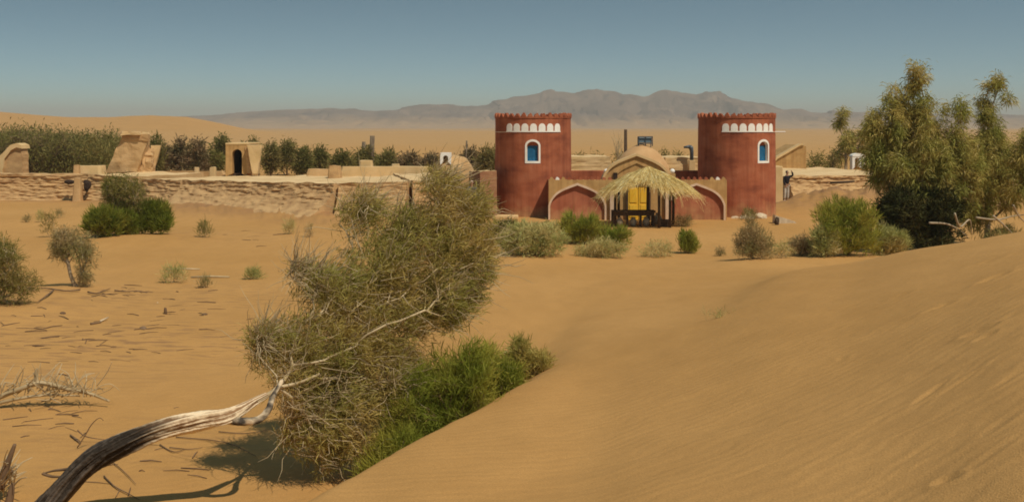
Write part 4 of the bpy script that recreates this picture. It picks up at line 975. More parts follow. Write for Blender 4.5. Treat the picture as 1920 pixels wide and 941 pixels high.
# planks
for pts, lab in ((((358, 521), (430, 520.5)), 'pale thin plank lying flat on the sand, the nearer and brighter of two'), (((310, 507), (375, 506)), 'pale thin plank lying flat on the sand, the farther and duller of two')):
    a, b = hit(*pts[0]), hit(*pts[1])
    o = MB().tube([a + [0, 0, .02], (a + b) / 2 + [0, .02, .035], b + [0, 0, .02]], [.025, .03, .022], 6).build('plank', M['twig'], smooth=True); tag(o, lab, 'plank')

# ------------------------------------------------------------------ plants
def cluster_points(rs, clusters, n):
    """points inside a union of ellipsoids, denser near the shell"""
    vol = np.array([c[3] * c[4] * c[5] for c in clusters]) ** .75; k = rs.choice(len(clusters), n, p=vol / vol.sum())
    d = rs.randn(n, 3); d /= np.linalg.norm(d, axis=1)[:, None]; r = rs.rand(n) ** .45
    c = np.array(clusters)[k]; return c[:, :3] + d * r[:, None] * c[:, 3:6]
def grow(rs, trunk, start, pts, w=.45, step=.35, wob=.06):
    """nodes joined to the nearest existing node, preferring short ways back to the root"""
    nodes = [np.array(p) for p in trunk]; par = [-1] + list(range(len(trunk) - 1)); pl_ = [0.]
    for i in range(1, len(trunk)): pl_.append(pl_[-1] + np.linalg.norm(nodes[i] - nodes[i - 1]))
    N = np.zeros((len(pts) * 8 + len(trunk) + 200, 3)); N[:len(nodes)] = nodes; n = len(nodes)
    Lp = np.zeros(len(N)); Lp[:n] = pl_; Pn = np.full(len(N), -1); Pn[:n] = par
    order = np.argsort(np.linalg.norm(pts - nodes[start], axis=1)); tips = []
    for a in pts[order]:
        d = np.linalg.norm(N[start:n] - a, axis=1); k = int(np.argmin(d + w * (Lp[start:n] - Lp[start]))) + start; dd = d[k - start]
        m = max(1, min(7, int(dd / step))); p0 = N[k].copy(); prev = k
        sag = rs.randn(3) * wob * dd
        for q in range(1, m + 1):
            if n >= len(N) - 1: break
            f = q / m; N[n] = p0 + (a - p0) * f + sag * math.sin(PI * f) + (rs.randn(3) * wob * step * .6 if q < m else 0); Pn[n] = prev; Lp[n] = Lp[prev] + dd / m; prev = n; n += 1
        tips.append(prev)
    return N[:n], Pn[:n], np.array(tips)
def branches(N, Pn, rtip, pw, rmax, nt, sides=4, rtrunk=None, skip=0):
    n = len(N); cnt = np.zeros(n)
    ch = [[] for _ in range(n)]
    for i in range(n - 1, 0, -1):
        if not ch[i]: cnt[i] = max(cnt[i], 1)
        cnt[Pn[i]] += cnt[i] if Pn[i] >= 0 else 0
        if Pn[i] >= 0: ch[Pn[i]].append(i)
    rad = np.minimum(rmax, rtip * cnt ** pw)
    if rtrunk is not None: rad[:len(rtrunk)] = rtrunk
    Vs, Fs = [], []; off = 0
    stack = [(0, None)]
    used = np.zeros(n, bool)
    starts = [0]
    while starts:
        s = starts.pop(); path = [Pn[s], s] if Pn[s] >= 0 else [s]; c = s
        while ch[c]:
            kids = sorted(ch[c], key=lambda k: -cnt[k]); starts.extend(kids[1:]); c = kids[0]; path.append(c)
        if len(path) < 2: continue
        r = rad[path].copy()
        if Pn[s] >= 0: r[0] = min(r[0], r[1] * 1.3)
        r[-1] *= .4
        if s == 0 and skip:
            path, r = path[skip:], r[skip:]
            if len(path) < 2: continue
        sd = sides + (3 if r.max() > rmax * .35 else 0)
        V, Fc = tube_np(N[path], r, sd); Vs.append(V); Fs.append(Fc + off); off += len(V)
    return np.concatenate(Vs), np.concatenate(Fs), cnt
def leaves(rs, pos, dirs, k, L, W, droop, spread, sc=.08):
    n = len(pos) * k; p = np.repeat(pos, k, 0) + rs.randn(n, 3) * sc; d = np.repeat(dirs, k, 0) * .8 + rs.randn(n, 3) * spread + np.array([0, 0, -droop])
    d /= np.linalg.norm(d, axis=1)[:, None] + 1e-9
    l = L * (.5 + rs.rand(n)); w = W * (.6 + .8 * rs.rand(n))
    u = np.cross(d, rs.randn(n, 3)); u /= np.linalg.norm(u, axis=1)[:, None] + 1e-9
    mid = p + d * (l * .55)[:, None] + np.array([0, 0, .04]) * l[:, None]
    tip = p + d * l[:, None] + np.array([0, 0, -droop * .35]) * l[:, None]
    V = np.stack([p, mid - u * w[:, None] / 2, tip, mid + u * w[:, None] / 2], 1).reshape(-1, 3)
    Fc = np.arange(n * 4).reshape(n, 4)
    cl = np.repeat(rs.rand(len(pos)), k); t = np.clip(.55 * rs.rand(n) + .45 * cl, 0, 1)
    return V, Fc, t
def plant(name, label, cat, base, trunk, start, clusters, ntips, k, L, W, folm, woodm, seed, group=None, droop=.3, spread=.7, rtip=.004, pw=.5, rmax=.12, w=.45,
          step=.35, sc=.08, rtrunk=None, trunk_name='trunk', sides=4, leafy=1, extra=None, wood=True, tipsonly=True, skip=0):
    rs = np.random.RandomState(seed)
    root = empty(name, tuple(base), label, cat, group)
    pts = cluster_points(rs, clusters, ntips)
    N, Pn, tips = grow(rs, trunk, start, pts, w, step)
    V, Fc, cnt = branches(N, Pn, rtip, pw, rmax, len(trunk), sides, rtrunk, skip)
    if wood: np_mesh(trunk_name, V, Fc, woodm, root, True)
    idx = tips if tipsonly else np.concatenate([tips, np.arange(start + 1, len(N))[cnt[start + 1:] <= 3]])
    idx = idx[rs.rand(len(idx)) < leafy]
    dr_ = N[idx] - N[Pn[idx]]; dr_ /= np.linalg.norm(dr_, axis=1)[:, None] + 1e-9
    V, Fc, t = leaves(rs, N[idx], dr_, k, L, W, droop, spread, sc)
    np_mesh('crown', V, Fc, folm, root, False, rnd=t)
    return root, N, Pn
def cl(px, py, rx, ry, d, dep=None):
    c = P(px, py, d); s = d / F; return (c[0], c[1], c[2], rx * s, (dep if dep else rx) * s, ry * s)

def clumps(cs, seed, k=5, f=.5):
    rs = np.random.RandomState(seed); out = []
    for c in cs:
        for i in range(k):
            d = rs.randn(3); d /= np.linalg.norm(d); q = rs.uniform(.45, .8)
            out.append((c[0] + d[0] * c[3] * q, c[1] + d[1] * c[4] * q, c[2] + d[2] * c[5] * q, c[3] * f * rs.uniform(.6, 1), c[4] * f, c[5] * f * rs.uniform(.8, 1.3)))
    return out
# ---- the leaning foreground tree
tp = [(40, 1010, 11.9), (75, 968, 12.0), (118, 918, 12.05), (170, 868, 12.05), (232, 832, 12.05), (300, 806, 12.1), (370, 791, 12.2), (432, 778, 12.3), (476, 754, 12.5), (520, 727, 12.85),
      (565, 672, 13.35), (650, 622, 13.8), (700, 520, 14.1), (790, 462, 14.4), (830, 390, 14.5)]
tpts = smooth_path([P(*p) for p in tp], 60)
rprof = np.interp(np.linspace(0, 1, 60), np.array([0, 1, 2, 3, 4, 5, 6, 7, 7.6, 8, 9, 10, 11, 12, 13, 14]) / 14, [.150, .142, .136, .130, .124, .116, .108, .090, .062, .048, .030, .022, .015, .012, .009, .005])
lt = empty('leaning_tree', tuple(P(75, 968, 12)), 'large leaning tamarisk with a curved half bleached trunk and dusty olive foliage', 'tree')
# thick lower trunk with bark relief
nb = 300; bp_ = smooth_path(tpts[:37], nb); br_ = np.interp(np.linspace(0, 1, nb), np.linspace(0, 1, 37), rprof[:37])
NS = 96; br_ = br_ * .88
V, Fc = tube_np(bp_, br_, NS)
ii = np.repeat(np.arange(nb), NS); aa = np.tile(np.arange(NS), nb) / NS * 2 * PI; cen = np.repeat(bp_, NS, 0); rr = np.repeat(br_, NS)
tw = ii / nb * 2.2
gro = fbm(np.cos(aa + tw) * 3.0 + 5, np.sin(aa + tw) * 3.0, ii * .014, o=4, s=3); gro2 = fbm(np.cos(aa + tw) * 11, np.sin(aa + tw) * 11, ii * .035, o=3, s=8)
lum = fbm(np.cos(aa) * .9, np.sin(aa) * .9, ii * .02, o=2, s=12)
V = cen + (V - cen) * (1 + .40 * gro + .07 * gro2 + .34 * lum)[:, None]
tone = np.clip((ii / nb - .48) * 6 + .8 * gro, 0, 1); grain = np.clip(.5 + .6 * gro2 + 1.1 * gro + .35 * fbm(np.cos(aa) * 2, np.sin(aa) * 2, ii * .06, o=3, s=19), 0, 1)
def trunk_mat():
    m = bpy.data.materials.new('half bleached tamarisk bark'); m.use_nodes = True; n = m.node_tree.nodes; l = m.node_tree.links; b = n['Principled BSDF']; b.inputs['Roughness'].default_value = .9; b.inputs['Specular IOR Level'].default_value = .15
    a = n.new('ShaderNodeAttribute'); a.attribute_name = 'tone'
    g = n.new('ShaderNodeNewGeometry'); mp = n.new('ShaderNodeMapping'); mp.inputs['Scale'].default_value = (9, 9, 9); l.new(g.outputs['Position'], mp.inputs['Vector'])
    t = n.new('ShaderNodeTexNoise'); t.inputs['Scale'].default_value = 1.6; t.inputs['Detail'].default_value = 9; l.new(mp.outputs[0], t.inputs['Vector'])
    ga = n.new('ShaderNodeAttribute'); ga.attribute_name = 'grain'
    gm = n.new('ShaderNodeMath'); gm.operation = 'MULTIPLY_ADD'; gm.inputs[1].default_value = .45; l.new(t.outputs['Fac'], gm.inputs[0]); gm2 = n.new('ShaderNodeMath'); gm2.operation = 'MULTIPLY'; gm2.inputs[1].default_value = .5; l.new(ga.outputs['Fac'], gm2.inputs[0]); l.new(gm2.outputs[0], gm.inputs[2]); tf_ = gm.outputs[0]
    r1 = n.new('ShaderNodeValToRGB'); r1.color_ramp.elements[0].color = (.035, .027, .02, 1); r1.color_ramp.elements[1].color = (.125, .098, .075, 1); r1.color_ramp.elements[0].position = .35; r1.color_ramp.elements[1].position = .68
    r2 = n.new('ShaderNodeValToRGB'); r2.color_ramp.elements[0].color = (.30, .17, .085, 1); r2.color_ramp.elements[1].color = (.82, .64, .42, 1); r2.color_ramp.elements[0].position = .30; r2.color_ramp.elements[1].position = .50
    l.new(tf_, r1.inputs[0]); l.new(tf_, r2.inputs[0])
    mx = n.new('ShaderNodeMix'); mx.data_type = 'RGBA'; l.new(a.outputs['Fac'], mx.inputs['Factor']); l.new(r1.outputs[0], mx.inputs['A']); l.new(r2.outputs[0], mx.inputs['B']); l.new(mx.outputs['Result'], b.inputs['Base Color'])
    bp = n.new('ShaderNodeBump'); bp.inputs['Distance'].default_value = .03; bp.inputs['Strength'].default_value = .9; l.new(t.outputs['Fac'], bp.inputs['Height']); l.new(bp.outputs[0], b.inputs['Normal'])
    return m
M['leantrunk'] = trunk_mat()
o = np_mesh('trunk', V, Fc, M['leantrunk'], lt, True, attr=tone); a_ = o.data.attributes.new('grain', 'FLOAT', 'POINT'); a_.data.foreach_set('value', grain.astype(np.float32))
# the lower fork that loops up
lp = smooth_path([P(425, 786, 12.3), P(455, 790, 12.25), P(485, 786, 12.3), P(503, 768, 12.4), P(512, 742, 12.6), P(530, 712, 12.8)], 40)
V, Fc = tube_np(lp, [.05, .046, .042, .038, .03, .02], 14); k_ = fbm(V[:, 0] * 12, V[:, 1] * 12, V[:, 2] * 12, o=2, s=3); V += np.random.RandomState(1).randn(*V.shape) * .002
o = np_mesh('limb', V, Fc, M['leantrunk'], lt, True, attr=np.clip(.45 + k_ * 1.5, 0, 1)); a_ = o.data.attributes.new('grain', 'FLOAT', 'POINT'); a_.data.foreach_set('value', np.full(len(V), .5, np.float32))
lower = [P(500, 772, 12.4), P(560, 770, 12.7), P(640, 745, 13.1), P(700, 760, 13.4), P(760, 790, 13.6)]
crown = [cl(685, 412, 58, 48, 14.2), cl(860, 395, 66, 58, 14.4), cl(820, 350, 46, 36, 14.4), cl(770, 420, 40, 40, 14.3), cl(875, 470, 55, 75, 14.2), cl(790, 470, 90, 80, 14.2), cl(700, 520, 90, 75, 14), cl(620, 560, 78, 65, 13.7), cl(520, 650, 52, 55, 13.3),
         cl(600, 650, 95, 75, 13.5), cl(700, 620, 95, 80, 13.8), cl(800, 570, 85, 75, 14.1), cl(850, 560, 60, 60, 14.2), cl(570, 740, 62, 70, 13.3), cl(650, 750, 80, 75, 13.5), cl(620, 830, 58, 42, 13.4), cl(545, 810, 26, 45, 13.1),
         cl(740, 720, 75, 80, 13.9), cl(590, 525, 30, 28, 13.6), cl(480, 640, 26, 26, 13.2), cl(560, 510, 20, 20, 13.5)]
rs0 = np.random.RandomState(11)
crown = [(c[0], c[1], c[2], c[3] * .97, c[4] * .97, c[5] * .97) for c in crown + [cl(545, 715, 40, 50, 13.1), cl(600, 800, 60, 40, 13.2), cl(690, 830, 60, 40, 13.3)]] + clumps(crown, 5, 3, .42)
pts = cluster_points(rs0, crown, 3500)
tr_nodes = np.concatenate([tpts[34:], smooth_path(lower, 14)])
N, Pn, tips = grow(rs0, list(tpts[34:]), 2, pts, .30, .22, .10)
V, Fc, cnt = branches(N, Pn, .0030, .34, .017, 26, 5, rprof[34:] * .8)
BV, BF = V, Fc
idx = np.concatenate([tips, np.arange(30, len(N))[cnt[30:] <= 2]]); dr_ = N[idx] - N[Pn[idx]]; dr_ /= np.linalg.norm(dr_, axis=1)[:, None] + 1e-9
V, Fc, t = leaves(rs0, N[idx], dr_ + np.array([.4, 0, .3]), 15, .11, .009, .15, .6, .05)
np_mesh('crown', V, Fc, M['fol_pale'], lt, False, rnd=t)
# bare pale twigs poking through
V2, F2 = [], []; off = 0
for i in range(1700):
    c_ = crown[rs0.randint(len(crown))]; d_ = rs0.randn(3); d_ /= np.linalg.norm(d_); d_[1] -= .4
    p0 = np.array(c_[:3]) + d_ * np.array(c_[3:6]) * rs0.uniform(.6, .98); dirn = d_ * .5 + rs0.randn(3) * .35 + np.array([.4, -.1, .3]); dirn /= np.linalg.norm(dirn)
    Ln = .18 + .4 * rs0.rand(); q = [p0 + dirn * Ln * f_ + rs0.randn(3) * .02 for f_ in (0, .35, .7, 1)]
    v_, f_ = tube_np(np.array(q), [.005, .004, .003, .0015], 4); V2.append(v_); F2.append(f_ + off); off += len(v_)
np_mesh('branches', np.concatenate([BV] + V2), np.concatenate([BF] + [f + len(BV) for f in F2]), M['twig'], lt, True)

def bush(name, label, cat, px, py, w, h, d, folm, seed, n=260, k=16, L=.12, W=.014, group=None, droop=-.2, spread=.5, woodm=None, zoff=0, sub=None, rtip=.003, leafy=1, sc=.05, top=.5, z=None, multi=6, pw=.45):
    """shrub centred on pixel px, foot at row py, w x h pixels, at distance d"""
    s = d / F; x = (px - 960) * s; z0 = gz(x, d) if z is None else z; W2 = w * s / 2; H = h * s
    rs = np.random.RandomState(seed); k = max(6, int(k * .8)); spread += .12; L *= 1.1
    cs = sub or [(0, .55, .75, .42), (-.55, .42, .42, .34), (.55, .42, .42, .34), (-.2, .7, .45, .28), (.3, .72, .4, .26), (.0, .3, .9, .3)]
    clus = [(x + (a + rs.uniform(-.08, .08)) * W2, d + rs.uniform(-.3, .3) * W2, z0 + (b + rs.uniform(-.08, .1)) * H, rx * W2 * rs.uniform(.75, 1.05), W2 * .6, ry * H * rs.uniform(.75, 1.15)) for a, b, rx, ry in cs]
    if h > 20: clus += [(x, d - .1 * W2, z0 + .16 * H, W2 * .85, W2 * .55, .17 * H)]; n = int(n * 1.15)
    trunk = [(x, d, z0 - .12), (x, d, z0 + .02)]
    return plant(name, label, cat, (x, d, z0), trunk, 0, clus, n, k, L, W, folm, woodm or M['twigdark'], seed, group, droop, spread, rtip, pw, .05, .35, max(.12, H / 6), sc, leafy=leafy, trunk_name='stems', sides=3, skip=0)
def G(py): return dist(py)

# bright green bush at the foot of the leaning tree
bush('green_bush', 'bright green bush half buried behind the dune edge, at the foot of the leaning tree', 'bush', 850, 0, 240, 225, 13.6, M['fol_green'], 21, 900, 24, .13, .010, droop=-.35, spread=.5,
     sub=[(-.75, .25, .34, .28), (-.45, .42, .4, .34), (-.1, .62, .42, .34), (.15, .45, .42, .35), (.35, .75, .25, .25), (.5, .35, .4, .3), (.1, .2, .9, .22), (-.9, .1, .4, .2)], z=.15)
bush('green_bush', 'small olive bush on the dune edge at the right end of the leaning tree thicket', 'bush', 985, 0, 92, 80, 17.4, M['fol_tree'], 22, 330, 20, .12, .012, droop=-.2, spread=.6, z=.2,
     sub=[(0, .5, .7, .35), (-.2, .85, .3, .2), (.6, .45, .4, .25), (-.6, .3, .4, .3)], woodm=M['twig'])
bush('green_bush', 'bright green low bush below the middle of the leaning tree, closest to the dune edge', 'bush', 735, 0, 130, 110, 12.9, M['fol_green'], 23, 420, 22, .12, .010, droop=-.4, spread=.5, z=-.0,
     sub=[(0, .45, .8, .4), (-.4, .3, .5, .3), (.4, .6, .4, .4)])
bush('green_bush', 'yellow green bush between the bright green and the small olive bush at the dune edge', 'bush', 925, 0, 120, 130, 15.3, M['fol_green'], 24, 420, 22, .12, .011, droop=-.3, spread=.55, z=.25,
     sub=[(0, .4, .8, .35), (-.4, .55, .4, .3), (.5, .5, .4, .3), (-.1, .8, .2, .2)], woodm=M['twig'])
# shrub band in front of the gate
SG = 'shrubs on the sand before the gate'
bush('shrub', 'widest pale sage shrub, a low dome before the foot of the left round tower', 'shrub', 1000, 488, 150, 62, G(484), M['fol_sage'], 31, 420, 22, .16, .022, SG, -.1, .7)
bush('shrub', 'olive green upright shrub left of the pale domed shrub, beside the leaning tree', 'shrub', 942, 450, 70, 42, G(458), M['fol_dull'], 32, 200, 18, .2, .024, SG, -.4, .5)
bush('shrub', 'dark green upright shrub with two clumps, left of the straw shelter', 'shrub', 1092, 458, 96, 50, G(456), M['fol_green'], 33, 260, 15, .22, .026, SG, -.6, .4, sub=[(-.5, .6, .45, .4), (.25, .55, .5, .38), (.8, .35, .3, .3), (0, .25, .9, .25)])
bush('shrub', 'small dark green shrub between the two clumped shrub and the straw shelter', 'shrub', 1158, 462, 58, 30, G(460), M['fol_green'], 34, 130, 13, .2, .024, SG, -.5, .4)
bush('shrub', 'low pale dry shrub before the straw shelter, right of the pale domed shrub', 'shrub', 1130, 487, 105, 34, G(482), M['fol_sage'], 35, 230, 14, .14, .018, SG, 0, .8)
bush('shrub', 'thin pale dry shrub right of the low one before the straw shelter', 'shrub', 1232, 483, 76, 28, G(480), M['fol_sage'], 36, 120, 9, .13, .015, SG, 0, .8, woodm=M['twig'])
bush('shrub', 'small dense upright green shrub standing alone right of the straw shelter', 'shrub', 1289, 474, 36, 40, G(474), M['fol_green'], 37, 170, 16, .14, .02, SG, -.6, .3)
bush('shrub', 'tiny brown tuft between the small upright green shrub and the brown twiggy shrub', 'shrub', 1350, 482, 18, 14, G(480), M['fol_brown'], 38, 40, 10, .1, .014, SG, 0, .7)
bush('shrub', 'tall brown grey twiggy shrub standing where the sand begins to rise to the dune', 'shrub', 1412, 504, 84, 84, G(500), M['fol_brown'], 39, 420, 14, .14, .014, SG, -.2, .6, sub=[(-.1, .8, .3, .2), (0, .5, .6, .3), (-.3, .3, .6, .25), (.3, .35, .6, .28), (0, .2, .9, .2)])
bush('shrub', 'sparse pale dry grass clump at the right foot of the brown twiggy shrub', 'shrub', 1466, 500, 50, 28, G(496), M['fol_sage'], 40, 90, 8, .14, .012, SG, -.1, .8, woodm=M['twig'])
bush('shrub', 'small grey ball of a shrub left of the bright yellow green bush', 'shrub', 1503, 490, 52, 38, G(487), M['fol_brown'], 41, 180, 14, .12, .016, SG, 0, .7)
bush('shrub', 'biggest yellow green bush before the big right hand tree', 'shrub', 1590, 495, 140, 108, G(490), M['fol_lime'], 42, 480, 18, .2, .022, SG, -.5, .45)
bush('shrub', 'sage coloured shrub leaning on the left side of the yellow green bush', 'shrub', 1547, 497, 64, 58, G(494), M['fol_sage'], 43, 220, 18, .16, .02, SG, -.3, .5)
bush('shrub', 'pale sage shrub between the yellow green bush and the biggest right hand tree', 'shrub', 1665, 487, 76, 52, G(486), M['fol_sage'], 44, 240, 18, .18, .02, SG, -.3, .5)
bush('tumbleweed', 'round brown tumbleweed on the sand at the right foot of the straw shelter', 'tumbleweed', 1281, 425, 42, 22, G(424), M['fol_brown'], 45, 120, 12, .12, .016, None, 0, .9)
bush('shrub', 'small green weed at the foot of the right round tower', 'shrub', 1403, 408, 34, 20, 51.3, M['fol_dull'], 46, 60, 10, .12, .016, SG, -.5, .5)
# left group
w1 = G(448); s1 = w1 / F; bx = (232 - 960) * s1
stem = [(bx + .05, w1, gz(bx, w1) - .1), (bx, w1, .4), (bx - .05, w1, .9)]
plant('small_tree', 'small olive tree with two pale stems rising from green bushes, before the eroded mud houses', 'tree', (bx, w1, 0), stem, 1, [cl(228, 350, 38, 24, w1), cl(212, 375, 24, 26, w1), cl(252, 378, 22, 30, w1), cl(230, 395, 30, 18, w1)], 420, 16, .18, .022, M['fol_dull'], M['palebark'], 51, None, .3, .7, .005, .5, .06, step=.25, sc=.07)
bush('green_bush', 'deep green bush at the left foot of the small olive tree', 'bush', 195, 455, 76, 52, G(454), M['fol_deep'], 52, 300, 22, .2, .026, None, -.5, .5)
bush('green_bush', 'deep green bush at the right foot of the small olive tree', 'bush', 284, 448, 92, 60, G(447), M['fol_deep'], 53, 420, 22, .2, .026, None, -.5, .5)
bush('green_bush', 'narrow green bush right around the stems of the small olive tree', 'bush', 238, 447, 50, 46, G(450), M['fol_deep'], 54, 180, 20, .18, .024, None, -.4, .5)
SL = 'small tufts on the sand left of the leaning tree'
for px, py, w, h, fm, lab in ((382, 449, 26, 30, 'fol_dull', 'small olive tuft alone on the sand right of the small olive tree'), (542, 440, 26, 30, 'fol_sage', 'pale tuft close under the longest mud house'), (579, 446, 22, 22, 'fol_brown', 'brown tuft between the pale tuft and the leaning tree'),
                              (93, 445, 36, 50, 'fol_dull', 'thin twiggy olive tuft left of the deep green bushes'), (112, 410, 14, 14, 'fol_brown', 'tiny brown tuft on the bare sand below the left mud wall'), (52, 418, 14, 8, 'fol_brown', 'tiny flat brown tuft nearest the left mud wall'),
                              (326, 530, 60, 30, 'fol_sage', 'thin pale grass clump left of the pale planks'), (474, 524, 30, 14, 'fol_sage', 'low pale grass clump between the planks and the leaning tree'), (383, 540, 20, 14, 'fol_brown', 'brown tuft below the pale planks'), (75, 418, 8, 22, 'fol_sage', 'thin upright dry stalk tuft below the left mud wall')):
    bush('grass_tuft', lab, 'tuft', px, py, w, h, G(py), M[fm], int(px) + 60, 60 if w > 24 else 26, 9, .15, .013, SL, -.5, .55, woodm=M['twig'])
ds = G(547)
plant('gnarled_shrub', 'gnarled shrub with twisted pale stems and a dull brown olive crown, near the left edge', 'shrub', (P(140, 547, ds)[0], ds, 0), [P(150, 552, ds), P(140, 535, ds), P(132, 515, ds), P(128, 495, ds)], 1,
      [cl(135, 455, 36, 26, ds), cl(160, 480, 20, 32, ds), cl(112, 470, 18, 26, ds), cl(158, 520, 16, 22, ds), cl(118, 440, 18, 16, ds)], 420, 14, .13, .014, M['fol_brown'], M['palebark'], 71, None, .3, .7, .0045, .5, .06, step=.2, sc=.05)
V = MB()
for pts in ([(150, 547), (125, 549), (100, 546), (80, 544), (60, 549), (40, 556)], [(100, 548), (85, 560), (70, 570)], [(165, 551), (180, 554), (195, 549), (207, 544)], [(215, 548), (232, 550), (256, 549)], [(60, 546), (30, 540), (10, 548)]):
    q = [hit(*p) + np.array([0, 0, .05]) for p in pts]; V.tube(smooth_path(q, 14), [.022, .018, .006], 6)
o = V.build('dead_roots', M['twigdark'], smooth=True); tag(o, 'exposed dead roots trailing over the sand from the gnarled shrub', 'dead roots')
de = G(588)
bush('shrub', 'large half dry shrub with grey twigs cut by the left edge of the picture', 'shrub', 10, 588, 130, 140, de, M['fol_dull'], 73, 620, 12, .14, .013, None, .0, .8, woodm=M['twig'], rtip=.005, sub=[(-.3, .6, .6, .35), (.3, .4, .45, .3), (-.6, .35, .6, .35), (.5, .2, .5, .2), (.1, .75, .4, .2)])
# right hand trees
def bigtree(label, d, base_px, trunk_px, clusters, n, k, fm, seed, L=.22, W=.026, rt=.006, droop=.7, group=None, wood='palebark', name='tamarisk_tree', rmax=.14, start=1):
    x = (base_px - 960) / F * d; z = gz(x, d)
    tr = [(x, d, z - .1)] + [tuple(P(a, b, d)) for a, b in trunk_px]
    return plant(name, label, 'tree', (x, d, z), tr, start, clumps([cl(*c, d) for c in clusters], seed), n, k, L, W, M[fm], M[wood], seed, group, droop, .55, rt, .5, rmax, .4, .45, .10, tipsonly=False)
TG = 'feathery trees beyond the dune at the right'
bigtree('biggest feathery olive tree at the right, dark and hollow near the ground', 38.5, 1745, [(1742, 430), (1735, 380), (1728, 320), (1722, 260)],
        [(1722, 165, 28, 38), (1685, 190, 32, 42), (1740, 215, 40, 45), (1668, 240, 36, 46), (1706, 250, 44, 50), (1790, 225, 30, 40), (1775, 275, 42, 46), (1640, 235, 18, 30), (1640, 290, 26, 44), (1700, 315, 60, 46), (1760, 335, 48, 46), (1660, 345, 32, 36), (1705, 352, 50, 30), (1700, 290, 60, 60), (1760, 300, 60, 60), (1810, 300, 40, 60), (1775, 395, 34, 42), (1680, 380, 20, 20), (1820, 310, 30, 60), (1795, 345, 50, 50), (1740, 380, 50, 30), (1655, 300, 30, 50), (1805, 370, 30, 50), (1727, 400, 12, 34)],
        2300, 16, 'fol_tree', 81, group=TG)
bigtree('tall narrow feathery tree between the biggest tree and the right edge, its tip standing alone', 39.5, 1850, [(1852, 420), (1850, 350), (1855, 270), (1860, 200)],
        [(1862, 165, 15, 26), (1884, 182, 13, 16), (1855, 205, 20, 26), (1848, 250, 28, 34), (1836, 300, 30, 40), (1875, 310, 30, 40), (1845, 360, 28, 40), (1880, 365, 28, 30), (1835, 400, 26, 36), (1860, 290, 40, 50)], 800, 15, 'fol_tree', 82, group=TG)
bigtree('feathery tree with bare forked pale limbs cut by the right edge', 37.5, 1965, [(1950, 400), (1930, 360), (1925, 320)],
        [(1930, 255, 24, 24), (1918, 300, 26, 36), (1950, 290, 40, 50), (1905, 345, 24, 26), (1950, 350, 40, 40), (1980, 330, 40, 60)], 460, 13, 'fol_tree', 83, group=TG)
bigtree('small thin tree standing behind the mud wall left of the biggest right hand tree', 86, 1586, [(1586, 290), (1583, 260)],
        [(1580, 225, 14, 22), (1590, 262, 22, 24), (1574, 290, 12, 10), (1602, 285, 12, 14), (1618, 262, 18, 30), (1632, 240, 14, 24)], 260, 9, 'fol_tree', 84, L=.45, W=.05, rt=.012, group=TG)
V = MB()
for pts, r in (([(1742, 418), (1775, 420), (1800, 432), (1815, 446)], .05), ([(1790, 400), (1800, 425), (1818, 412), (1822, 440)], .05), ([(1830, 408), (1870, 412), (1900, 405), (1935, 402)], .045), ([(1862, 405), (1880, 420), (1900, 440)], .05), ([(1900, 385), (1910, 405), (1925, 420)], .045)):
    V.tube(smooth_path([P(a, b, 36.8 + i * .25) for i, (a, b) in enumerate(pts)], 14), [r * .8, r * .6, r * .25], 7)
o = V.build('fallen_limbs', M['palebark'], smooth=True); tag(o, 'tangle of bare pale limbs at the foot of the right hand trees', 'dead limbs')
bush('shrub', 'low sage weeds under the bare limbs at the right edge', 'shrub', 1880, 445, 90, 40, 38, M['fol_sage'], 85, 200, 12, .18, .02, None, -.3, .6)
bush('shrub', 'dense undergrowth coloured dark as shade at the foot of the biggest right hand tree', 'shrub', 1722, 470, 190, 125, 37.9, M['fol_shade'], 86, 950, 24, .2, .035, None, -.1, .7, z=.1, sub=[(-.4, .6, .45, .4), (.3, .6, .5, .4), (0, .35, .9, .3)])

# far vegetation
def fartree(label, px, ytop, w, fm, seed, d=92, n=110, k=14, L=.42, W=.09, name='far_tree', cat='tree', ybase=325, hh=None, group='trees behind the mud houses', sub=None, stems='twigdark'):
    s = d / F; x = (px - 960) * s; ztop = EYE - (ytop - HOR) * s; rs = np.random.RandomState(seed); z0 = 0
    W2 = w * s / 2; H = ztop - z0; cs = sub or [(0, .7, .55, .26), (-.5, .5, .45, .28), (.5, .5, .45, .3), (-.2, .35, .8, .3), (.25, .82, .3, .16)]
    clus = [(x + a * W2, d + rs.uniform(-.3, .3) * W2, z0 + b * H, rx * W2, W2 * .7, ry * H) for a, b, rx, ry in cs]
    return plant(name, label, cat, (x, d, z0), [(x, d, -.2), (x, d, H * .25), (x, d, H * .4)], 0, clus, n, k, L, W, M[fm], M[stems], seed, group, 0, .8, .012, .45, .12, .4, H / 5, .2, sides=3)
rsx = np.random.RandomState(90)
# dark thicket on the left: one mass
tv, tf, tt = [], [], []; off = 0
for i in range(1500):
    px = rsx.uniform(-140, 232); d = rsx.uniform(84, 112); s = d / F
    ytop = np.interp(px, [-140, 0, 40, 90, 140, 200, 235], [256, 261, 258, 264, 268, 270, 275]) + rsx.randn() * 3
    z = (EYE - (ytop - HOR) * 95 / F) * rsx.rand() ** .6
    p = np.array([[(px - 960) * s, d, z]]); v_, f_, t_ = leaves(rsx, p, np.array([[0, 0, 1.]]), 44, .32, .075, -.1, 1.0, .5)
    tv.append(v_); tf.append(f_ + off); tt.append(t_); off += len(v_)
o = np_mesh('thicket', np.concatenate(tv), np.concatenate(tf), M['fol_far'], None, False, rnd=np.concatenate(tt)); tag(o, kind='stuff')
for i, (px, yt, w, lab) in enumerate(((28, 246, 60, 'brownish bare tree sticking out of the thicket above the broken gable'), (70, 252, 60, 'brownish bare tree in the thicket right of the broken gable'), (120, 256, 50, 'thin brown tree in the middle of the left thicket'))):
    fartree(lab, px, yt, w, 'fol_farbrown', 200 + i, 86, 150, 10, .4, .05, group='brown trees of the left thicket')
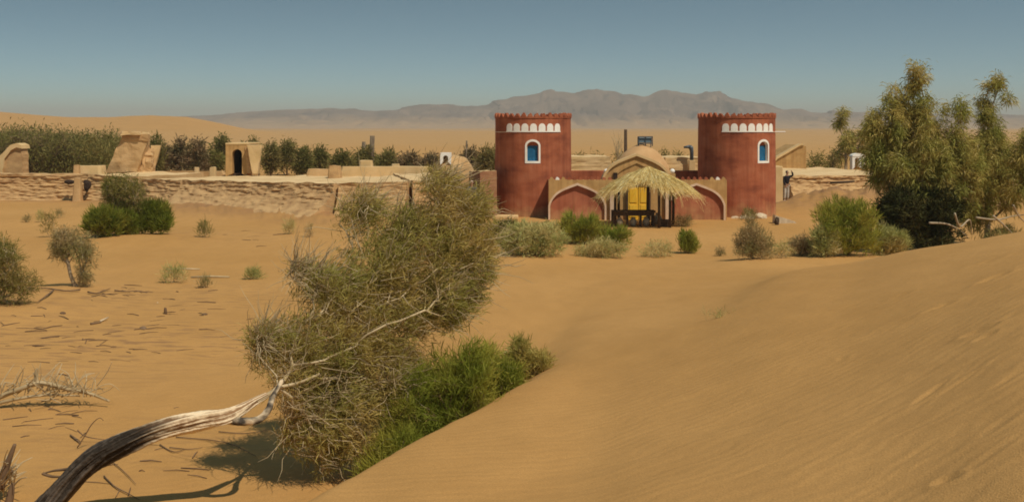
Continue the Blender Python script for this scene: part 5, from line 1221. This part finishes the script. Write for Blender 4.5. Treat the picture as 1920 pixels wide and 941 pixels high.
FT = [(292, 254, 22, 'fol_far', 'round green tree crown showing above the slim flared pillar'), (338, 262, 26, 'fol_farbrown', 'brown bushy tree left of the grey bare trees'),
      (312, 275, 26, 'fol_farbrown', 'low brown scrubby tree right of the slim flared pillar'),
      (368, 260, 42, 'fol_farbrown', 'grey bare tree, the tallest left of the doorway ruin'), (395, 285, 50, 'fol_dull', 'low olive tree close to the left of the doorway ruin'),
      (414, 255, 46, 'fol_far', 'green crowned tree rising behind the left of the doorway ruin'), (470, 262, 40, 'fol_far', 'green crowned tree rising behind the right of the doorway ruin'),
      (508, 266, 26, 'fol_far', 'narrow dark green tree right next to the doorway ruin'), (538, 264, 44, 'fol_far', 'dense dark green tree, widest right of the doorway ruin'), (568, 280, 26, 'fol_far', 'low green tree on the right side of the widest dense tree'),
      (598, 278, 32, 'fol_far', 'rounded green tree midway between the doorway ruin and the bare palm trunks'), (642, 284, 44, 'fol_far', 'spreading green tree left of the bare palm trunks'),
      (684, 276, 46, 'fol_far', 'green tree right at the foot of the bare palm trunks'), (724, 284, 44, 'fol_far', 'green tree right of the bare palm trunks'), (764, 288, 44, 'fol_farbrown', 'brownish tree between the palm trunks and the lantern dome'),
      (806, 292, 46, 'fol_farbrown', 'low brownish tree just left of the lantern dome'), (880, 280, 42, 'fol_farbrown', 'brown green tree right of the lantern dome'), (914, 280, 36, 'fol_far', 'green tree touching the left side of the left round tower')]
for i, (px, yt, w, fm, lab) in enumerate(FT):
    fartree(lab, px, yt, w, fm, 300 + i, 88 + (i * 37 % 11), 150, 15, .40, .075)
for px, yt, d, r, lab in ((697, 255, 92, .2, 'taller bare palm trunk sticking up above the green trees'), (681, 266, 94, .16, 'shorter bare palm trunk just left of the taller one'), (874, 264, 90, .07, 'thin bare pole above the trees right of the lantern dome')):
    a = P(px, yt, d); o = MB().tube([(a[0] + .1, d, 0), (a[0], d, a[2] * .6), (a[0] + .05, d, a[2])], [r * 1.2, r, r], 9).build('palm_trunk', M['bark'], smooth=True); tag(o, lab, 'palm trunk' if r > .1 else 'pole')
a = P(1173, 243, 64); o = MB().tube([(a[0], 64, 0), (a[0], 64, a[2])], [.11, .09], 8).build('wooden_post', M['oldwood'], smooth=True); tag(o, 'tall dark wooden post standing left behind the peach dome', 'post')
bt = MB(); rsb = np.random.RandomState(4)
for i in range(11):
    x0 = P(1158, 300, 65); tx = P(1145 + rsb.rand() * 28, 243 + rsb.rand() * 30, 65); mid = (np.array(x0) + tx) / 2 + rsb.randn(3) * .15
    bt.tube(smooth_path([x0 + [0, 0, -.6], x0, mid, tx], 10), [.03, .02, .008], 4)
o = bt.build('bare_sapling', M['twig'], smooth=True); tag(o, 'bare pale sapling with thin upright twigs, left of the tall dark post', 'sapling')
for i, (px, yt, w, d, lab) in enumerate(((1082, 286, 26, 75, 'dark scrubby bush on the plain just right of the left round tower'), (1115, 290, 40, 78, 'low dark bush on the plain between the left round tower and the bare sapling'), (1160, 289, 22, 66, 'small dark bush at the foot of the tall dark post'),
                                         (1246, 285, 14, 80, 'tiny dark bush on the plain right of the peach dome'), (1268, 287, 30, 80, 'low dark bush on the plain near the stove pipe'), (1530, 286, 46, 82, 'low olive bush behind the cream wall right of the ochre gable'), (1560, 283, 26, 84, 'olive bush at the left foot of the small thin tree'))):
    fartree(lab, px, yt, w, 'fol_far' if i != 5 else 'fol_dull', 400 + i, d, 90, 12, .3, .05, name='far_bush', cat='bush', group='bushes behind the gate buildings')

# ------------------------------------------------------------------ dead wood on the sand
def deadwood(label, name, paths, rads, mt, cat='dead branch', group=None):
    V = MB()
    for pts, r in zip(paths, rads):
        V.tube(smooth_path(pts, 16), [r, r * .8, r * .35], 6)
    o = V.build(name, mt, smooth=True); tag(o, label, cat, group); return o
def on(px, py, up=0.02): return hit(px, py) + np.array([0, 0, up])
def at(px, py, ref): return P(px, py, hit(*ref)[1])
ref = (90, 762)
paths = [[at(-20, 752, ref), at(40, 728, ref), at(80, 718, ref), at(130, 730, ref), at(170, 738, ref), at(205, 752, ref)],
         [at(-20, 760, ref), at(30, 748, ref), at(90, 740, ref), at(150, 742, ref)], [at(70, 720, ref), at(67, 700, ref), at(70, 690, ref)], [at(60, 722, ref), at(66, 706, ref), at(62, 698, ref)]]
rds = [.045, .03, .03, .02]
rd = random.Random(8)
for k in range(110):
    x0 = rd.uniform(-10, 190); y0 = 735 + rd.uniform(-12, 10); x1 = x0 + rd.uniform(-30, 40); y1 = y0 - rd.uniform(-12, 48) ; r = at(x0, y0, ref); e = at(x1, y1, ref) + np.array([0, rd.uniform(-.3, .3), 0]); m = (r + e) / 2 + np.array([rd.uniform(-.06, .06), 0, rd.uniform(-.05, .08)])
    paths.append([r, m, e]); rds.append(rd.uniform(.005, .011))
deadwood('long dead pale branch with curled twigs on the sand, above the bent trunk', 'dead_branch', paths, rds, M['twig'])
paths = []; rds = []
for k in range(40):
    x0 = rd.uniform(-10, 25); y0 = 915 + rd.uniform(-30, 20); x1 = x0 + rd.uniform(-10, 40); y1 = y0 - rd.uniform(10, 60); r = P(x0, y0, 12.6); e = P(x1, y1, 12.6 + rd.uniform(-.4, .4)); paths.append([r, (r + e) / 2 + np.array([rd.uniform(-.05, .05), 0, rd.uniform(-.03, .06)]), e]); rds.append(rd.uniform(.005, .012))
deadwood('bundle of dry twigs in the bottom left corner', 'dead_branch', paths, rds, M['twig'])
deadwood('thick dark broken stub rising in the bottom left corner', 'dead_branch', [[P(0, 915, 12.5), P(8, 885, 12.5), P(18, 858, 12.5), P(28, 832, 12.5)], [P(5, 890, 12.5), P(25, 882, 12.5)], [P(15, 950, 12.4), P(20, 925, 12.4), P(24, 905, 12.4)]], [.05, .025, .05], M['twigdark'])
deadwood('dark forked stick leaning out from the lower trunk of the leaning tree', 'dead_branch', [[P(160, 868, 12.1), P(130, 878, 12.2), P(100, 882, 12.3), P(78, 888, 12.3)], [P(80, 887, 12.3), P(100, 893, 12.3), P(135, 892, 12.2)]], [.02, .018], M['twigdark'])
deadwood('thin dark upright forked twig on the sand left of the trunk', 'dead_branch', [[on(145, 842), P(160, 815, hit(145, 842)[1]), P(172, 795, hit(145, 842)[1]), P(186, 783, hit(145, 842)[1]), P(194, 788, hit(145, 842)[1])],
         [on(132, 818), on(152, 834)], [P(145, 806, hit(145, 830)[1]), P(162, 818, hit(145, 830)[1]), P(198, 824, hit(145, 830)[1])], [on(132, 818), P(150, 826, hit(145, 830)[1])]], [.009, .012, .01, .01], M['twigdark'])
deadwood('long thin twig lying on the sand under the bleached part of the trunk', 'dead_branch', [[on(330, 822), on(400, 828), on(440, 838), on(480, 858)], [on(410, 812), on(460, 815), on(505, 808)], [on(300, 836), on(325, 850), on(345, 846)], [on(318, 842), on(352, 845), on(380, 842)]], [.008, .008, .009, .008], M['twigdark'])
deadwood('thin twigs lying on the sand below the dark part of the trunk', 'dead_branch', [[on(195, 895), on(215, 915), on(240, 928), on(262, 941)], [on(200, 860), on(230, 885), on(255, 910)], [on(225, 920), on(216, 938)]], [.009, .007, .006], M['twigdark'])
deadwood('short broken stick with a white peeled end on the littered sand', 'dead_branch', [[on(170, 609), on(190, 606)]], [.03], M['twigdark'])
o = MB().tube([on(188, 605, .03), on(203, 600, .06)], [.022, .012], 7).build('peeled_end', M['stone'], smooth=True); o.parent = [q for q in bpy.data.objects if q.get('label', '').startswith('short broken stick')][0]
# litter of small twigs on the left flat: uncountable
lv, lf = [], []; off = 0; rl = np.random.RandomState(17)
spots = [(140, 640, 190, 40, 110), (240, 620, 260, 50, 60), (350, 590, 120, 40, 30), (250, 850, 230, 70, 60), (90, 790, 110, 50, 40), (60, 600, 110, 40, 40), (230, 548, 90, 12, 30), (120, 770, 120, 40, 50), (330, 540, 120, 30, 20), (500, 440, 90, 14, 20)]
for px, py, sx, sy, n in spots:
    for i in range(n):
        a, b = px + rl.randn() * sx * .5, py + rl.randn() * sy * .5
        if a > 560 or b < 392 or b > 960 or rl.rand() < .7: continue
        p = hit(a, b); ang = rl.randn() * .5 + (.25 if rl.rand() < .6 else 2.4); L = rl.uniform(.03, .17) * (1 + p[1] / 60); r = rl.uniform(.002, .006) * (1 + p[1] / 30)
        q = np.array([p + np.array([-math.cos(ang), -math.sin(ang), 0]) * L, p + np.array([0, 0, r * 1.5 + rl.rand() * .01]), p + np.array([math.cos(ang), math.sin(ang) * .8, 0]) * L]); q[:, 2] = ground_z(q[:, 0], q[:, 1]) + r * .8 + np.array([0, rl.rand() * .02, 0])
        v_, f_ = tube_np(q, [r, r, r * .5], 4); lv.append(v_); lf.append(f_ + off); off += len(v_)
o = np_mesh('twig_litter', np.concatenate(lv), np.concatenate(lf), M['twigdark'], None, True); tag(o, kind='stuff')
for i, (px, py, s, lab) in enumerate(((310, 588, .07, 'dark upright stub of wood right of the broken stick'), (118, 588, .06, 'dark clod of earth left of the broken stick'), (385, 590, .06, 'brown clod nearest the leaning tree on the littered sand'), (296, 567, .025, 'small white pebble above the dark upright stub'), (268, 616, .07, 'flat brown clod below the dark upright stub'))):
    p = hit(px, py); rock('clod', lab, 'clod', (p[0], p[1], p[2] - .02), (s * (1 if i != 0 else .45), s, s * (.6 if i else 1.6)), M['white'] if i == 3 else M['twigdark'], 60 + i, 'clods on the littered sand')
# dry grass tuft and pebble on the dune
p = hit(1350, 594); rsd = np.random.RandomState(3)
v_, f_, t_ = leaves(rsd, np.repeat(p[None], 6, 0) + rsd.randn(6, 3) * np.array([.12, .12, 0]), np.repeat(np.array([[0, 0, 1.]]), 6, 0), 22, .14, .006, -.1, .8, .03)
o = np_mesh('grass_tuft', v_, f_, M['fol_sage'], None, False, rnd=t_ ); tag(o, 'single pale dry grass tuft alone on the smooth slope of the big dune', 'tuft')
